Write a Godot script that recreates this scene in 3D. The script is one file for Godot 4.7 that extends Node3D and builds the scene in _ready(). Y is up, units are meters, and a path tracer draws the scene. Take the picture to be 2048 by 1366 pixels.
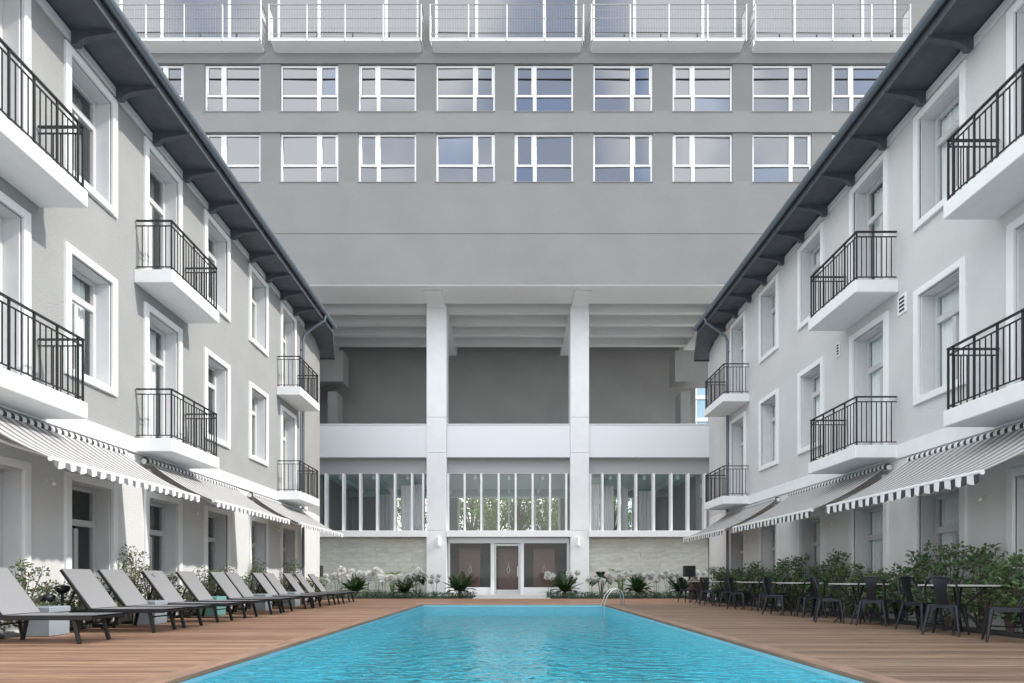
extends Node3D
# Hotel courtyard with a pool between two plastered wings, closed by a concrete tower on columns.
# x right, y up; "d" below is metres in front of the camera's own plane (d = -z).

var rng := RandomNumberGenerator.new()
var M := {}
var used := {}
var cache := {}
const ORD := ["nearest", "second", "third", "fourth", "fifth", "sixth", "seventh", "eighth", "ninth", "tenth", "eleventh", "twelfth", "thirteenth", "fourteenth", "fifteenth", "sixteenth", "seventeenth", "eighteenth", "nineteenth", "twentieth", "twenty-first", "twenty-second", "twenty-third", "twenty-fourth", "twenty-fifth", "twenty-sixth", "twenty-seventh", "twenty-eighth"]


# ---------------------------------------------------------------- mesh builder
class MB:
	var v := PackedVector3Array()
	var n := PackedVector3Array()
	var uv := PackedVector2Array()
	var c := PackedColorArray()
	var col := Color.WHITE

	func put(p: Vector3, nn: Vector3, t := Vector2.ZERO) -> void:
		v.append(p)
		n.append(nn)
		uv.append(t)
		c.append(col)

	func tri(p: Vector3, q: Vector3, r: Vector3, np: Vector3, nq: Vector3, nr: Vector3, tp := Vector2.ZERO, tq := Vector2.ZERO, tr := Vector2.ZERO) -> void:
		# given counter-clockwise as seen from the front, stored clockwise
		put(p, np, tp)
		put(r, nr, tr)
		put(q, nq, tq)

	func poly(pts: Array, outward: Vector3, uvs: Array = []) -> void:
		var p: Array = pts.duplicate()
		var t: Array = uvs.duplicate()
		var nn: Vector3 = (p[1] - p[0]).cross(p[2] - p[0])
		if nn.length_squared() < 1e-16 and p.size() > 3:
			nn = (p[2] - p[0]).cross(p[3] - p[0])
		if nn.dot(outward) < 0.0:
			p.reverse()
			t.reverse()
			nn = -nn
		nn = nn.normalized()
		for i in range(1, p.size() - 1):
			if t.is_empty():
				tri(p[0], p[i], p[i + 1], nn, nn, nn)
			else:
				tri(p[0], p[i], p[i + 1], nn, nn, nn, t[0], t[i], t[i + 1])

	func box(at: Vector3, size: Vector3, b := 0.0, turn := Basis()) -> void:
		var h := size * 0.5
		var i := h - Vector3(b, b, b)
		for k in 3:
			var a := (k + 1) % 3
			var e := (k + 2) % 3
			for s in [-1.0, 1.0]:
				var pts := []
				for q in [[-1, -1], [1, -1], [1, 1], [-1, 1]]:
					var p := Vector3.ZERO
					p[k] = s * h[k]
					p[a] = q[0] * i[a]
					p[e] = q[1] * i[e]
					pts.append(at + turn * p)
				var o := Vector3.ZERO
				o[k] = s
				poly(pts, turn * o)
		if b <= 0.0:
			return
		for k in 3:
			var a := (k + 1) % 3
			var e := (k + 2) % 3
			for sa in [-1.0, 1.0]:
				for se in [-1.0, 1.0]:
					var pts := []
					for q in [[-1, 0], [1, 0], [1, 1], [-1, 1]]:
						var p := Vector3.ZERO
						p[k] = q[0] * i[k]
						p[a] = sa * (h[a] if q[1] == 0 else i[a])
						p[e] = se * (i[e] if q[1] == 0 else h[e])
						pts.append(at + turn * p)
					var o := Vector3.ZERO
					o[a] = sa
					o[e] = se
					poly(pts, turn * o)
		for sx in [-1.0, 1.0]:
			for sy in [-1.0, 1.0]:
				for sz in [-1.0, 1.0]:
					var s := Vector3(sx, sy, sz)
					var pts := []
					for k in 3:
						var p := i * s
						p[k] = h[k] * s[k]
						pts.append(at + turn * p)
					poly(pts, turn * s)

	func bar(a: Vector3, b: Vector3, w: float, t: float, bevel := 0.0, up := Vector3.UP) -> void:
		# a straight bar of rectangular section from a to b: t along "up", w across
		var y := (b - a).normalized()
		var x := y.cross(up)
		if x.length() < 1e-4:
			x = y.cross(Vector3.RIGHT)
		x = x.normalized()
		var z := x.cross(y).normalized()
		box((a + b) * 0.5, Vector3(w, (b - a).length(), t), bevel, Basis(x, y, z))

	func tube(pts: Array, radius, sides := 8, caps := true) -> void:
		var rings := []
		var x := Vector3.ZERO
		for k in pts.size():
			var dir: Vector3
			if k == 0:
				dir = pts[1] - pts[0]
			elif k == pts.size() - 1:
				dir = pts[k] - pts[k - 1]
			else:
				dir = (pts[k + 1] - pts[k]).normalized() + (pts[k] - pts[k - 1]).normalized()
			dir = dir.normalized()
			if k == 0:
				x = dir.cross(Vector3.UP if absf(dir.y) < 0.9 else Vector3.RIGHT).normalized()
			else:
				x = (x - dir * x.dot(dir)).normalized()
			var y := dir.cross(x)
			var r: float = radius[k] if radius is Array else radius
			var ring := []
			for j in sides + 1:
				var a := TAU * j / sides
				var o := x * cos(a) + y * sin(a)
				ring.append([pts[k] + o * r, o])
			rings.append(ring)
		for k in pts.size() - 1:
			for j in sides:
				var a = rings[k][j]
				var b = rings[k][j + 1]
				var cc = rings[k + 1][j + 1]
				var d = rings[k + 1][j]
				tri(a[0], b[0], cc[0], a[1], b[1], cc[1])
				tri(a[0], cc[0], d[0], a[1], cc[1], d[1])
		if caps:
			for e in [[0, 1], [pts.size() - 1, pts.size() - 2]]:
				var loop := []
				for j in sides:
					loop.append(rings[e[0]][j][0])
				poly(loop, pts[e[0]] - pts[e[1]])

	func lathe(at: Vector3, profile: Array, sides := 16) -> void:
		for k in profile.size() - 1:
			var p: Vector2 = profile[k]
			var q: Vector2 = profile[k + 1]
			var e := q - p
			var nn := Vector2(e.y, -e.x).normalized()
			for j in sides:
				var a0 := TAU * j / sides
				var a1 := TAU * (j + 1) / sides
				var r0 := Vector3(cos(a0), 0, sin(a0))
				var r1 := Vector3(cos(a1), 0, sin(a1))
				var n0 := r0 * nn.x + Vector3.UP * nn.y
				var n1 := r1 * nn.x + Vector3.UP * nn.y
				var A := at + r0 * p.x + Vector3.UP * p.y
				var B := at + r1 * p.x + Vector3.UP * p.y
				var C := at + r1 * q.x + Vector3.UP * q.y
				var D := at + r0 * q.x + Vector3.UP * q.y
				tri(A, C, B, n0, n1, n1)
				tri(A, D, C, n0, n0, n1)

	func extrude(shape: PackedVector2Array, at: Vector3, ux: Vector3, uy: Vector3, along: Vector3) -> void:
		var p := []
		for q in shape:
			p.append(at + ux * q.x + uy * q.y)
		var t := Geometry2D.triangulate_polygon(shape)
		for i in range(0, t.size(), 3):
			poly([p[t[i]], p[t[i + 1]], p[t[i + 2]]], -along)
			poly([p[t[i]] + along, p[t[i + 1]] + along, p[t[i + 2]] + along], along)
		var turn := -1.0 if Geometry2D.is_polygon_clockwise(shape) else 1.0
		for i in shape.size():
			var j := (i + 1) % shape.size()
			var e := shape[j] - shape[i]
			var o := (ux * e.y - uy * e.x) * turn
			poly([p[i], p[j], p[j] + along, p[i] + along], o)

	func grid(nx: int, ny: int, f: Callable) -> void:
		# f(s, t) -> Vector3 for s, t in 0..1; smooth normals
		var P := []
		for i in nx + 1:
			var row := []
			for j in ny + 1:
				row.append(f.call(float(i) / nx, float(j) / ny))
			P.append(row)
		var N := []
		for i in nx + 1:
			var row := []
			for j in ny + 1:
				var a: Vector3 = P[mini(i + 1, nx)][j] - P[maxi(i - 1, 0)][j]
				var b: Vector3 = P[i][mini(j + 1, ny)] - P[i][maxi(j - 1, 0)]
				row.append(a.cross(b).normalized())
			N.append(row)
		for i in nx:
			for j in ny:
				var u0 := Vector2(float(i) / nx, float(j) / ny)
				var u1 := Vector2(float(i + 1) / nx, float(j + 1) / ny)
				tri(P[i][j], P[i + 1][j], P[i + 1][j + 1], N[i][j], N[i + 1][j], N[i + 1][j + 1], u0, Vector2(u1.x, u0.y), u1)
				tri(P[i][j], P[i + 1][j + 1], P[i][j + 1], N[i][j], N[i + 1][j + 1], N[i][j + 1], u0, u1, Vector2(u0.x, u1.y))

	func leaf(at: Vector3, dir: Vector3, nn: Vector3, l: float, w: float, fold := 0.25) -> void:
		# a pointed leaf folded along its midrib
		var side := dir.cross(nn).normalized()
		var m := at + dir * l * 0.45
		var tip := at + dir * l - nn * l * 0.12
		var a := m + side * w * 0.5 + nn * w * fold
		var b := m - side * w * 0.5 + nn * w * fold
		var n1 := (nn - side * fold).normalized()
		var n2 := (nn + side * fold).normalized()
		tri(at, a, tip, n1, n1, n1)
		tri(at, tip, b, n2, n2, n2)

	func mesh() -> ArrayMesh:
		var a := []
		a.resize(Mesh.ARRAY_MAX)
		a[Mesh.ARRAY_VERTEX] = v
		a[Mesh.ARRAY_NORMAL] = n
		a[Mesh.ARRAY_TEX_UV] = uv
		a[Mesh.ARRAY_COLOR] = c
		var m := ArrayMesh.new()
		m.add_surface_from_arrays(Mesh.PRIMITIVE_TRIANGLES, a)
		return m


# ---------------------------------------------------------------- nodes
func numbered(called: String) -> String:
	var k: int = used.get(called, 0)
	used[called] = k + 1
	return called if k == 0 else "%s_%03d" % [called, k]


func tag(o: Node, label: String, category: String, group := "") -> Node:
	o.set_meta("label", label)
	o.set_meta("category", category)
	if group:
		o.set_meta("group", group)
	return o


func thing(called: String, label: String, category: String, at := Vector3.ZERO, turn := 0.0, group := "") -> Node3D:
	var o := Node3D.new()
	o.name = numbered(called)
	add_child(o)
	o.position = at
	o.rotation.y = turn
	tag(o, label, category, group)
	return o


func copy(src: Node3D, called: String, label: String, at: Vector3, turn := 0.0, size := Vector3.ONE) -> Node3D:
	var o: Node3D = src.duplicate()
	o.name = numbered(called)
	add_child(o)
	o.position = at
	o.rotation.y = turn
	o.scale = size
	o.set_meta("label", label)
	return o


func part(parent: Node, called: String, m: Mesh, mat: Material, at := Vector3.ZERO, rot := Vector3.ZERO) -> MeshInstance3D:
	var o := MeshInstance3D.new()
	o.name = called
	o.mesh = m
	o.material_override = mat
	o.position = at
	o.rotation = rot
	parent.add_child(o, true)
	return o


func struct(called: String, m: Mesh, mat: Material) -> MeshInstance3D:
	var o := part(self, numbered(called), m, mat)
	o.set_meta("kind", "structure")
	return o


func boxm(size: Vector3, b := 0.0) -> Mesh:
	var key := "%v|%.4f" % [size, b]
	if not cache.has(key):
		var s := MB.new()
		s.box(Vector3.ZERO, size, b)
		cache[key] = s.mesh()
	return cache[key]


func quadm(w: float, h: float) -> Mesh:  # upright pane facing +z
	var key := "q%.3f|%.3f" % [w, h]
	if not cache.has(key):
		var s := MB.new()
		s.poly([Vector3(-w / 2, -h / 2, 0), Vector3(w / 2, -h / 2, 0), Vector3(w / 2, h / 2, 0), Vector3(-w / 2, h / 2, 0)], Vector3(0, 0, 1))
		cache[key] = s.mesh()
	return cache[key]


# ---------------------------------------------------------------- materials
func lin(r: float, g: float, b: float) -> Color:
	return Color(r, g, b).linear_to_srgb()


func noise_tex(f: float, lo: Color, hi: Color, sd: int, oct := 4, size := 512, normal := false, strength := 4.0) -> NoiseTexture2D:
	var nz := FastNoiseLite.new()
	nz.noise_type = FastNoiseLite.TYPE_SIMPLEX_SMOOTH
	nz.frequency = f
	nz.fractal_octaves = oct
	nz.seed = sd
	var t := NoiseTexture2D.new()
	t.width = size
	t.height = size
	t.seamless = true
	t.seamless_blend_skirt = 0.2
	if normal:
		t.as_normal_map = true
		t.bump_strength = strength
	else:
		var g := Gradient.new()
		g.set_color(0, lo)
		g.set_color(1, hi)
		g.set_offset(0, 0.15)
		g.set_offset(1, 0.85)
		t.color_ramp = g
	t.noise = nz
	return t


func mat(c: Color, rough := 0.8, metal := 0.0) -> StandardMaterial3D:
	var m := StandardMaterial3D.new()
	m.albedo_color = c
	m.roughness = rough
	m.metallic = metal
	return m


func speckled(base: Color, spread: float, f: float, scale: Vector3, rough: float, sd: int, bump := 0.0, bump_f := 0.05) -> StandardMaterial3D:
	# base is linear; a cloudy tone variation laid over world space, with optional fine relief
	var m := mat(Color.WHITE, rough)
	m.albedo_texture = noise_tex(f, Color(base * (1.0 - spread), 1.0).linear_to_srgb(), Color(base * (1.0 + spread), 1.0).linear_to_srgb(), sd)
	m.uv1_triplanar = true
	m.uv1_world_triplanar = true
	m.uv1_scale = scale
	if bump > 0.0:
		m.normal_enabled = true
		m.normal_texture = noise_tex(bump_f, Color.BLACK, Color.WHITE, sd + 50, 4, 512, true, 6.0)
		m.normal_scale = bump
	return m


func glass(c: Color, alpha: float, spec := 0.5) -> StandardMaterial3D:
	var m := mat(Color(c, alpha), 0.02)
	m.transparency = BaseMaterial3D.TRANSPARENCY_ALPHA
	m.metallic_specular = spec
	return m


func stripe_tex(dark: Color, light: Color, share: float, edge: Color) -> ImageTexture:
	var im := Image.create(64, 4, false, Image.FORMAT_RGBA8)
	im.fill(light)
	im.fill_rect(Rect2i(0, 0, int(64 * share), 4), dark)
	if edge.a > 0.0:
		for x in [0, int(64 * share) - 3, int(64 * share) + 12, 52]:
			im.fill_rect(Rect2i(x, 0, 3, 4), edge)
	return ImageTexture.create_from_image(im)


func make_materials() -> void:
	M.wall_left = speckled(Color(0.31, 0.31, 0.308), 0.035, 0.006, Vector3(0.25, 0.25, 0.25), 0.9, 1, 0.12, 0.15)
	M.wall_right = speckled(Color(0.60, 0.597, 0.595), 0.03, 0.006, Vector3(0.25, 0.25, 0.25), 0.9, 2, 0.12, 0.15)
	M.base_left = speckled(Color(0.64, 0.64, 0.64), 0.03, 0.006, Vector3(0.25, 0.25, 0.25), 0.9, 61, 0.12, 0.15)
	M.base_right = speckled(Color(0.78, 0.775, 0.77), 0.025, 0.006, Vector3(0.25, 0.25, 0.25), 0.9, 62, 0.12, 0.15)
	M.white = speckled(Color(0.82, 0.82, 0.825), 0.025, 0.01, Vector3(0.5, 0.5, 0.5), 0.65, 3)
	M.reveal = speckled(Color(0.66, 0.66, 0.67), 0.03, 0.01, Vector3(0.5, 0.5, 0.5), 0.8, 4)
	M.slab_under = M.white
	M.frame = mat(lin(0.55, 0.55, 0.55), 0.5)
	M.white_frame = mat(lin(0.86, 0.865, 0.87), 0.4)
	M.iron = mat(lin(0.022, 0.022, 0.024), 0.5, 0.2)
	M.eave = speckled(Color(0.075, 0.083, 0.096), 0.12, 0.01, Vector3(0.6, 0.6, 0.6), 0.6, 5)
	M.gutter = mat(lin(0.15, 0.175, 0.21), 0.35, 0.2)
	M.tile = speckled(Color(0.09, 0.095, 0.1), 0.15, 0.03, Vector3(1, 1, 1), 0.8, 6)
	M.pane = glass(lin(0.55, 0.62, 0.64), 0.05, 0.6)
	M.lobby_pane = glass(lin(0.4, 0.45, 0.45), 0.015, 0.4)
	M.clear = glass(lin(0.6, 0.75, 0.72), 0.03, 0.6)
	M.curtain = mat(lin(0.78, 0.82, 0.82), 0.95)
	M.curtain_dark = mat(lin(0.2, 0.205, 0.21), 0.95)
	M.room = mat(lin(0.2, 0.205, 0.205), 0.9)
	M.concrete = speckled(Color(0.238, 0.238, 0.236), 0.04, 0.006, Vector3(0.12, 0.12, 0.12), 0.9, 7, 0.025, 0.12)
	M.concrete_pier = speckled(Color(0.218, 0.218, 0.213), 0.03, 0.006, Vector3(0.12, 0.12, 0.12), 0.85, 8)
	M.soffit = speckled(Color(0.84, 0.838, 0.83), 0.02, 0.006, Vector3(0.15, 0.15, 0.15), 0.85, 9)
	M.column = speckled(Color(0.8, 0.8, 0.81), 0.03, 0.008, Vector3(0.3, 0.3, 0.3), 0.6, 10)
	M.parapet = mat(lin(0.74, 0.76, 0.79), 0.35)
	M.fascia = mat(lin(0.42, 0.42, 0.43), 0.5)
	M.back_wall = speckled(Color(0.30, 0.297, 0.288), 0.05, 0.006, Vector3(0.15, 0.15, 0.15), 0.85, 11)
	M.coated = mat(lin(0.185, 0.19, 0.205), 0.03, 0.9)
	M.coated_blue = mat(lin(0.155, 0.175, 0.22), 0.03, 0.9)
	M.teal = mat(lin(0.42, 0.56, 0.54), 0.6)
	M.steel = mat(lin(0.62, 0.62, 0.62), 0.2, 1.0)
	M.galvanised = mat(lin(0.46, 0.46, 0.455), 0.4, 0.3)
	M.wood_door = speckled(Color(0.125, 0.04, 0.026), 0.3, 0.02, Vector3(2.0, 0.2, 2.0), 0.35, 12)
	M.lobby = mat(lin(0.36, 0.40, 0.40), 0.6)
	M.dark = mat(lin(0.03, 0.03, 0.03), 0.6)
	M.alu = mat(lin(0.5, 0.51, 0.52), 0.35, 0.4)
	M.stones = []
	for k in 4:
		M.stones.append(speckled([Color(0.68, 0.672, 0.61), Color(0.71, 0.70, 0.64), Color(0.645, 0.637, 0.575), Color(0.69, 0.685, 0.635)][k], 0.1, 0.012, Vector3(0.25, 1.0, 0.25), 0.3, 20 + k))
	M.planks = []
	M.planks_dark = []
	for k in 5:
		var tone: Color = [Color(0.38, 0.21, 0.13), Color(0.31, 0.165, 0.10), Color(0.45, 0.265, 0.165), Color(0.37, 0.22, 0.14), Color(0.275, 0.15, 0.095)][k]
		M.planks.append(speckled(tone, 0.28, 0.012, Vector3(0.16, 2.0, 2.6), 0.62, 30 + k))
		M.planks_dark.append(speckled(Color(tone.r * 0.58, tone.g * 0.67, tone.b * 0.73), 0.26, 0.012, Vector3(0.16, 2.0, 2.6), 0.62, 50 + k))  # the same tones, darker and greyer, for the right-hand deck
	M.coping = speckled(Color(0.37, 0.215, 0.145), 0.2, 0.012, Vector3(1.0, 1.0, 0.2), 0.6, 36)
	M.coping_dark = speckled(Color(0.27, 0.17, 0.12), 0.22, 0.012, Vector3(1.0, 1.0, 0.2), 0.6, 46)  # darker coping tone for the right edge of the pool
	M.coping_end = speckled(Color(0.46, 0.31, 0.22), 0.15, 0.012, Vector3(0.2, 1.0, 1.0), 0.6, 37)
	M.soil = speckled(Color(0.07, 0.055, 0.042), 0.4, 0.04, Vector3(0.8, 0.8, 0.8), 0.95, 38)
	M.paving = speckled(Color(0.3, 0.3, 0.29), 0.1, 0.01, Vector3(0.1, 0.1, 0.1), 0.9, 39)
	M.path = speckled(Color(0.62, 0.61, 0.6), 0.06, 0.02, Vector3(0.5, 0.5, 0.5), 0.8, 40)
	M.basin = speckled(Color(0.02, 0.62, 0.80), 0.12, 0.02, Vector3(0.8, 0.8, 0.8), 0.4, 41)
	M.waterline = mat(lin(0.28, 0.62, 0.75), 0.25)
	var w := mat(Color(lin(0.01, 0.68, 0.86), 0.60), 0.03)
	w.transparency = BaseMaterial3D.TRANSPARENCY_ALPHA
	w.metallic_specular = 0.6
	w.normal_enabled = true
	w.normal_texture = noise_tex(0.012, Color.BLACK, Color.WHITE, 77, 3, 1024, true, 10.0)
	w.normal_scale = 14.0
	w.uv1_triplanar = true
	w.uv1_world_triplanar = true
	w.uv1_scale = Vector3(0.22, 0.3, 0.5)
	M.water = w
	M.sling = speckled(Color(0.235, 0.235, 0.245), 0.05, 0.12, Vector3(3, 3, 3), 0.85, 42)
	M.lounger = mat(lin(0.012, 0.012, 0.013), 0.45)
	M.cube = mat(lin(0.27, 0.31, 0.35), 0.5)
	M.cube_teal = mat(lin(0.15, 0.33, 0.31), 0.5)
	M.gunmetal = mat(lin(0.02, 0.023, 0.03), 0.38, 0.3)
	M.table_top = mat(lin(0.6, 0.59, 0.57), 0.35, 0.2)
	var f := mat(Color.WHITE, 0.85)
	f.albedo_texture = stripe_tex(lin(0.30, 0.30, 0.31), lin(0.84, 0.84, 0.84), 0.46, lin(0.1, 0.1, 0.1))
	f.backlight_enabled = true
	f.backlight = Color(0.85, 0.82, 0.78)
	M.fabric = f
	var va := mat(Color.WHITE, 0.85)
	va.albedo_texture = stripe_tex(lin(0.05, 0.05, 0.055), lin(0.78, 0.78, 0.78), 0.46, Color(0, 0, 0, 0))
	var vb := va.duplicate()
	vb.albedo_texture = stripe_tex(lin(0.16, 0.16, 0.17), lin(0.72, 0.72, 0.72), 0.46, Color(0, 0, 0, 0))
	M.valance_left = vb
	M.valance = va
	M.arm = mat(lin(0.75, 0.75, 0.74), 0.4)
	M.globe = mat(lin(0.85, 0.85, 0.83), 0.3)
	for k in [["leaf_hedge", Color(0.135, 0.215, 0.095)], ["leaf_olive", Color(0.125, 0.17, 0.08)], ["leaf_cycad", Color(0.05, 0.115, 0.035)], ["leaf_cover", Color(0.10, 0.17, 0.11)], ["leaf_strap", Color(0.14, 0.25, 0.08)], ["leaf_broad", Color(0.035, 0.075, 0.05)], ["leaf_pale", Color(0.30, 0.40, 0.20)], ["leaf_tree", Color(0.16, 0.25, 0.08)], ["petal", Color(0.88, 0.88, 0.87)]]:
		var l := mat(Color(k[1], 1.0).linear_to_srgb(), 0.5)
		l.vertex_color_use_as_albedo = true
		l.backlight_enabled = true
		var b: Color = k[1] * 1.3
		l.backlight = Color(clampf(b.r, 0, 0.6), clampf(b.g, 0, 0.6), clampf(b.b, 0, 0.6)).linear_to_srgb()
		M[k[0]] = l
	M.stem = mat(lin(0.13, 0.10, 0.07), 0.9)
	M.green_stem = mat(lin(0.14, 0.22, 0.08), 0.7)
	M.bark = speckled(Color(0.16, 0.13, 0.10), 0.3, 0.03, Vector3(2, 0.6, 2), 0.95, 43)
	M.brown_box = speckled(Color(0.05, 0.032, 0.026), 0.2, 0.02, Vector3(3, 1, 3), 0.6, 44)
	M.far_glass = mat(lin(0.42, 0.58, 0.66), 0.1, 0.5)


# ---------------------------------------------------------------- plaster wings
func side_pt(s: float, u: float, y: float, d: float) -> Vector3:
	return Vector3(s * u, y, -d)


func curtain_mesh(w: float, h: float, folds: int, depth: float) -> Mesh:
	var key := "curtain%.2f|%.2f|%d" % [w, h, folds]
	if not cache.has(key):
		var m := MB.new()
		m.grid(folds * 6, 3, func(a, b): return Vector3((a - 0.5) * w, (b - 0.5) * h, sin(a * TAU * folds + 0.6 * sin(b * 2.0)) * depth + 0.01 * sin(a * 37.0)))
		cache[key] = m.mesh()
	return cache[key]


func opening(wing: Node3D, s: float, d: float, w: float, y0: float, y1: float, door: bool, look: int) -> void:
	# surround and lined reveal, then the joinery set back in it
	var t := 0.13
	var m := MB.new()
	var low := y0 if door else y0 - t
	for e in [-1, 1]:
		m.box(side_pt(s, -0.012, (low + y1 + t) / 2, d + e * (w + t) / 2), Vector3(0.07, y1 + t - low, t), 0.006)
	m.box(side_pt(s, -0.012, y1 + t / 2, d), Vector3(0.07, t, w - 0.002), 0.006)
	if not door:
		m.box(side_pt(s, -0.022, y0 - t / 2, d), Vector3(0.09, t, w - 0.002), 0.006)
	var win := part(wing, "door" if door else "window", m.mesh(), M.white)
	var r := MB.new()
	for e in [-1, 1]:
		r.box(side_pt(s, 0.18, (y0 + y1) / 2, d + e * (w / 2 - 0.011)), Vector3(0.31, y1 - y0 - 0.004, 0.022))
	r.box(side_pt(s, 0.18, y1 - 0.011, d), Vector3(0.31, 0.022, w - 0.046))
	r.box(side_pt(s, 0.18, y0 + 0.011, d), Vector3(0.31, 0.022, w - 0.046))
	part(win, "reveal", r.mesh(), M.reveal)
	var iw := w - 0.05
	var f := MB.new()
	var fu := 0.3
	var ty := y1 - (y1 - y0) * 0.27
	for e in [-1, 1]:
		f.box(side_pt(s, fu, (y0 + y1) / 2, d + e * (iw / 2 - 0.035)), Vector3(0.07, y1 - y0 - 0.046, 0.07), 0.005)
	for y in [y1 - 0.058, y0 + 0.058, ty]:
		f.box(side_pt(s, fu, y, d), Vector3(0.068, 0.07 if y != ty else 0.12, iw - 0.142), 0.005)
	f.box(side_pt(s, fu, (y0 + ty) / 2, d), Vector3(0.066, ty - y0 - 0.21, 0.09), 0.005)
	part(win, "frame", f.mesh(), M.frame)
	var pw := iw - 0.14
	part(win, "pane", quadm(pw, y1 - ty - 0.14), M.pane, side_pt(s, fu + 0.004, (ty + y1) / 2 + 0.012, d), Vector3(0, -s * PI / 2, 0))
	for e in [-1, 1]:
		part(win, "pane", quadm(pw / 2 - 0.045, ty - y0 - 0.15), M.pane, side_pt(s, fu + 0.004, (ty + y0) / 2 + 0.012, d + e * (pw / 4 + 0.022)), Vector3(0, -s * PI / 2, 0))
	if look == 1:
		part(win, "curtain", curtain_mesh(iw - 0.1, y1 - y0 - 0.1, 9, 0.03), M.curtain, side_pt(s, fu + 0.09, (y0 + y1) / 2, d), Vector3(0, -s * PI / 2, 0))
	elif look == 2:
		part(win, "curtain", curtain_mesh(iw * 0.4, y1 - y0 - 0.1, 5, 0.035), M.curtain, side_pt(s, fu + 0.16, (y0 + y1) / 2, d + iw * 0.26), Vector3(0, -s * PI / 2, 0))
	elif look == 3:
		part(win, "curtain", curtain_mesh(iw - 0.1, y1 - y0 - 0.1, 9, 0.03), M.curtain_dark, side_pt(s, fu + 0.2, (y0 + y1) / 2, d), Vector3(0, -s * PI / 2, 0))


func balcony(wing: Node3D, s: float, d: float, length: float, top: float, reach: float) -> void:
	var m := MB.new()
	m.box(side_pt(s, -reach / 2, top - 0.13, d), Vector3(reach, 0.26, length), 0.012)
	var b := part(wing, "balcony", m.mesh(), M.white)
	var h := 0.99
	var u0 := -0.02
	var u1 := -reach + 0.05
	var d0 := d - length / 2 + 0.05
	var d1 := d + length / 2 - 0.05
	var corner := [side_pt(s, u0, top, d0), side_pt(s, u1, top, d0), side_pt(s, u1, top, d1), side_pt(s, u0, top, d1)]
	var bar := boxm(Vector3(0.014, h - 0.17, 0.014))
	var post := boxm(Vector3(0.026, h, 0.026))
	for k in 3:
		var a: Vector3 = corner[k]
		var e: Vector3 = corner[k + 1]
		var along := (e - a).normalized()
		for y in [h, h - 0.1, 0.07]:
			var r := MB.new()
			var fat := 0.045 if y == h else 0.022
			r.bar(a + Vector3.UP * y - along * (0.012 if k == 1 else 0.0), e + Vector3.UP * y + along * (0.012 if k == 1 else 0.0), fat, 0.024 if y == h else 0.018)
			part(b, "top_rail" if y == h else "rail", r.mesh(), M.iron)
		var count := roundi((e - a).length() / 0.108)
		for i in range(0 if k == 1 else 1, count + 1 if k == 1 else count):
			var p := a.lerp(e, float(i) / count)
			if (k == 1 and i % 4 == 0) or i == count:
				part(b, "post", post, M.iron, p + Vector3.UP * (h / 2 - 0.012))
			else:
				part(b, "baluster", bar, M.iron, p + Vector3.UP * (0.07 + (h - 0.17) / 2))


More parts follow.
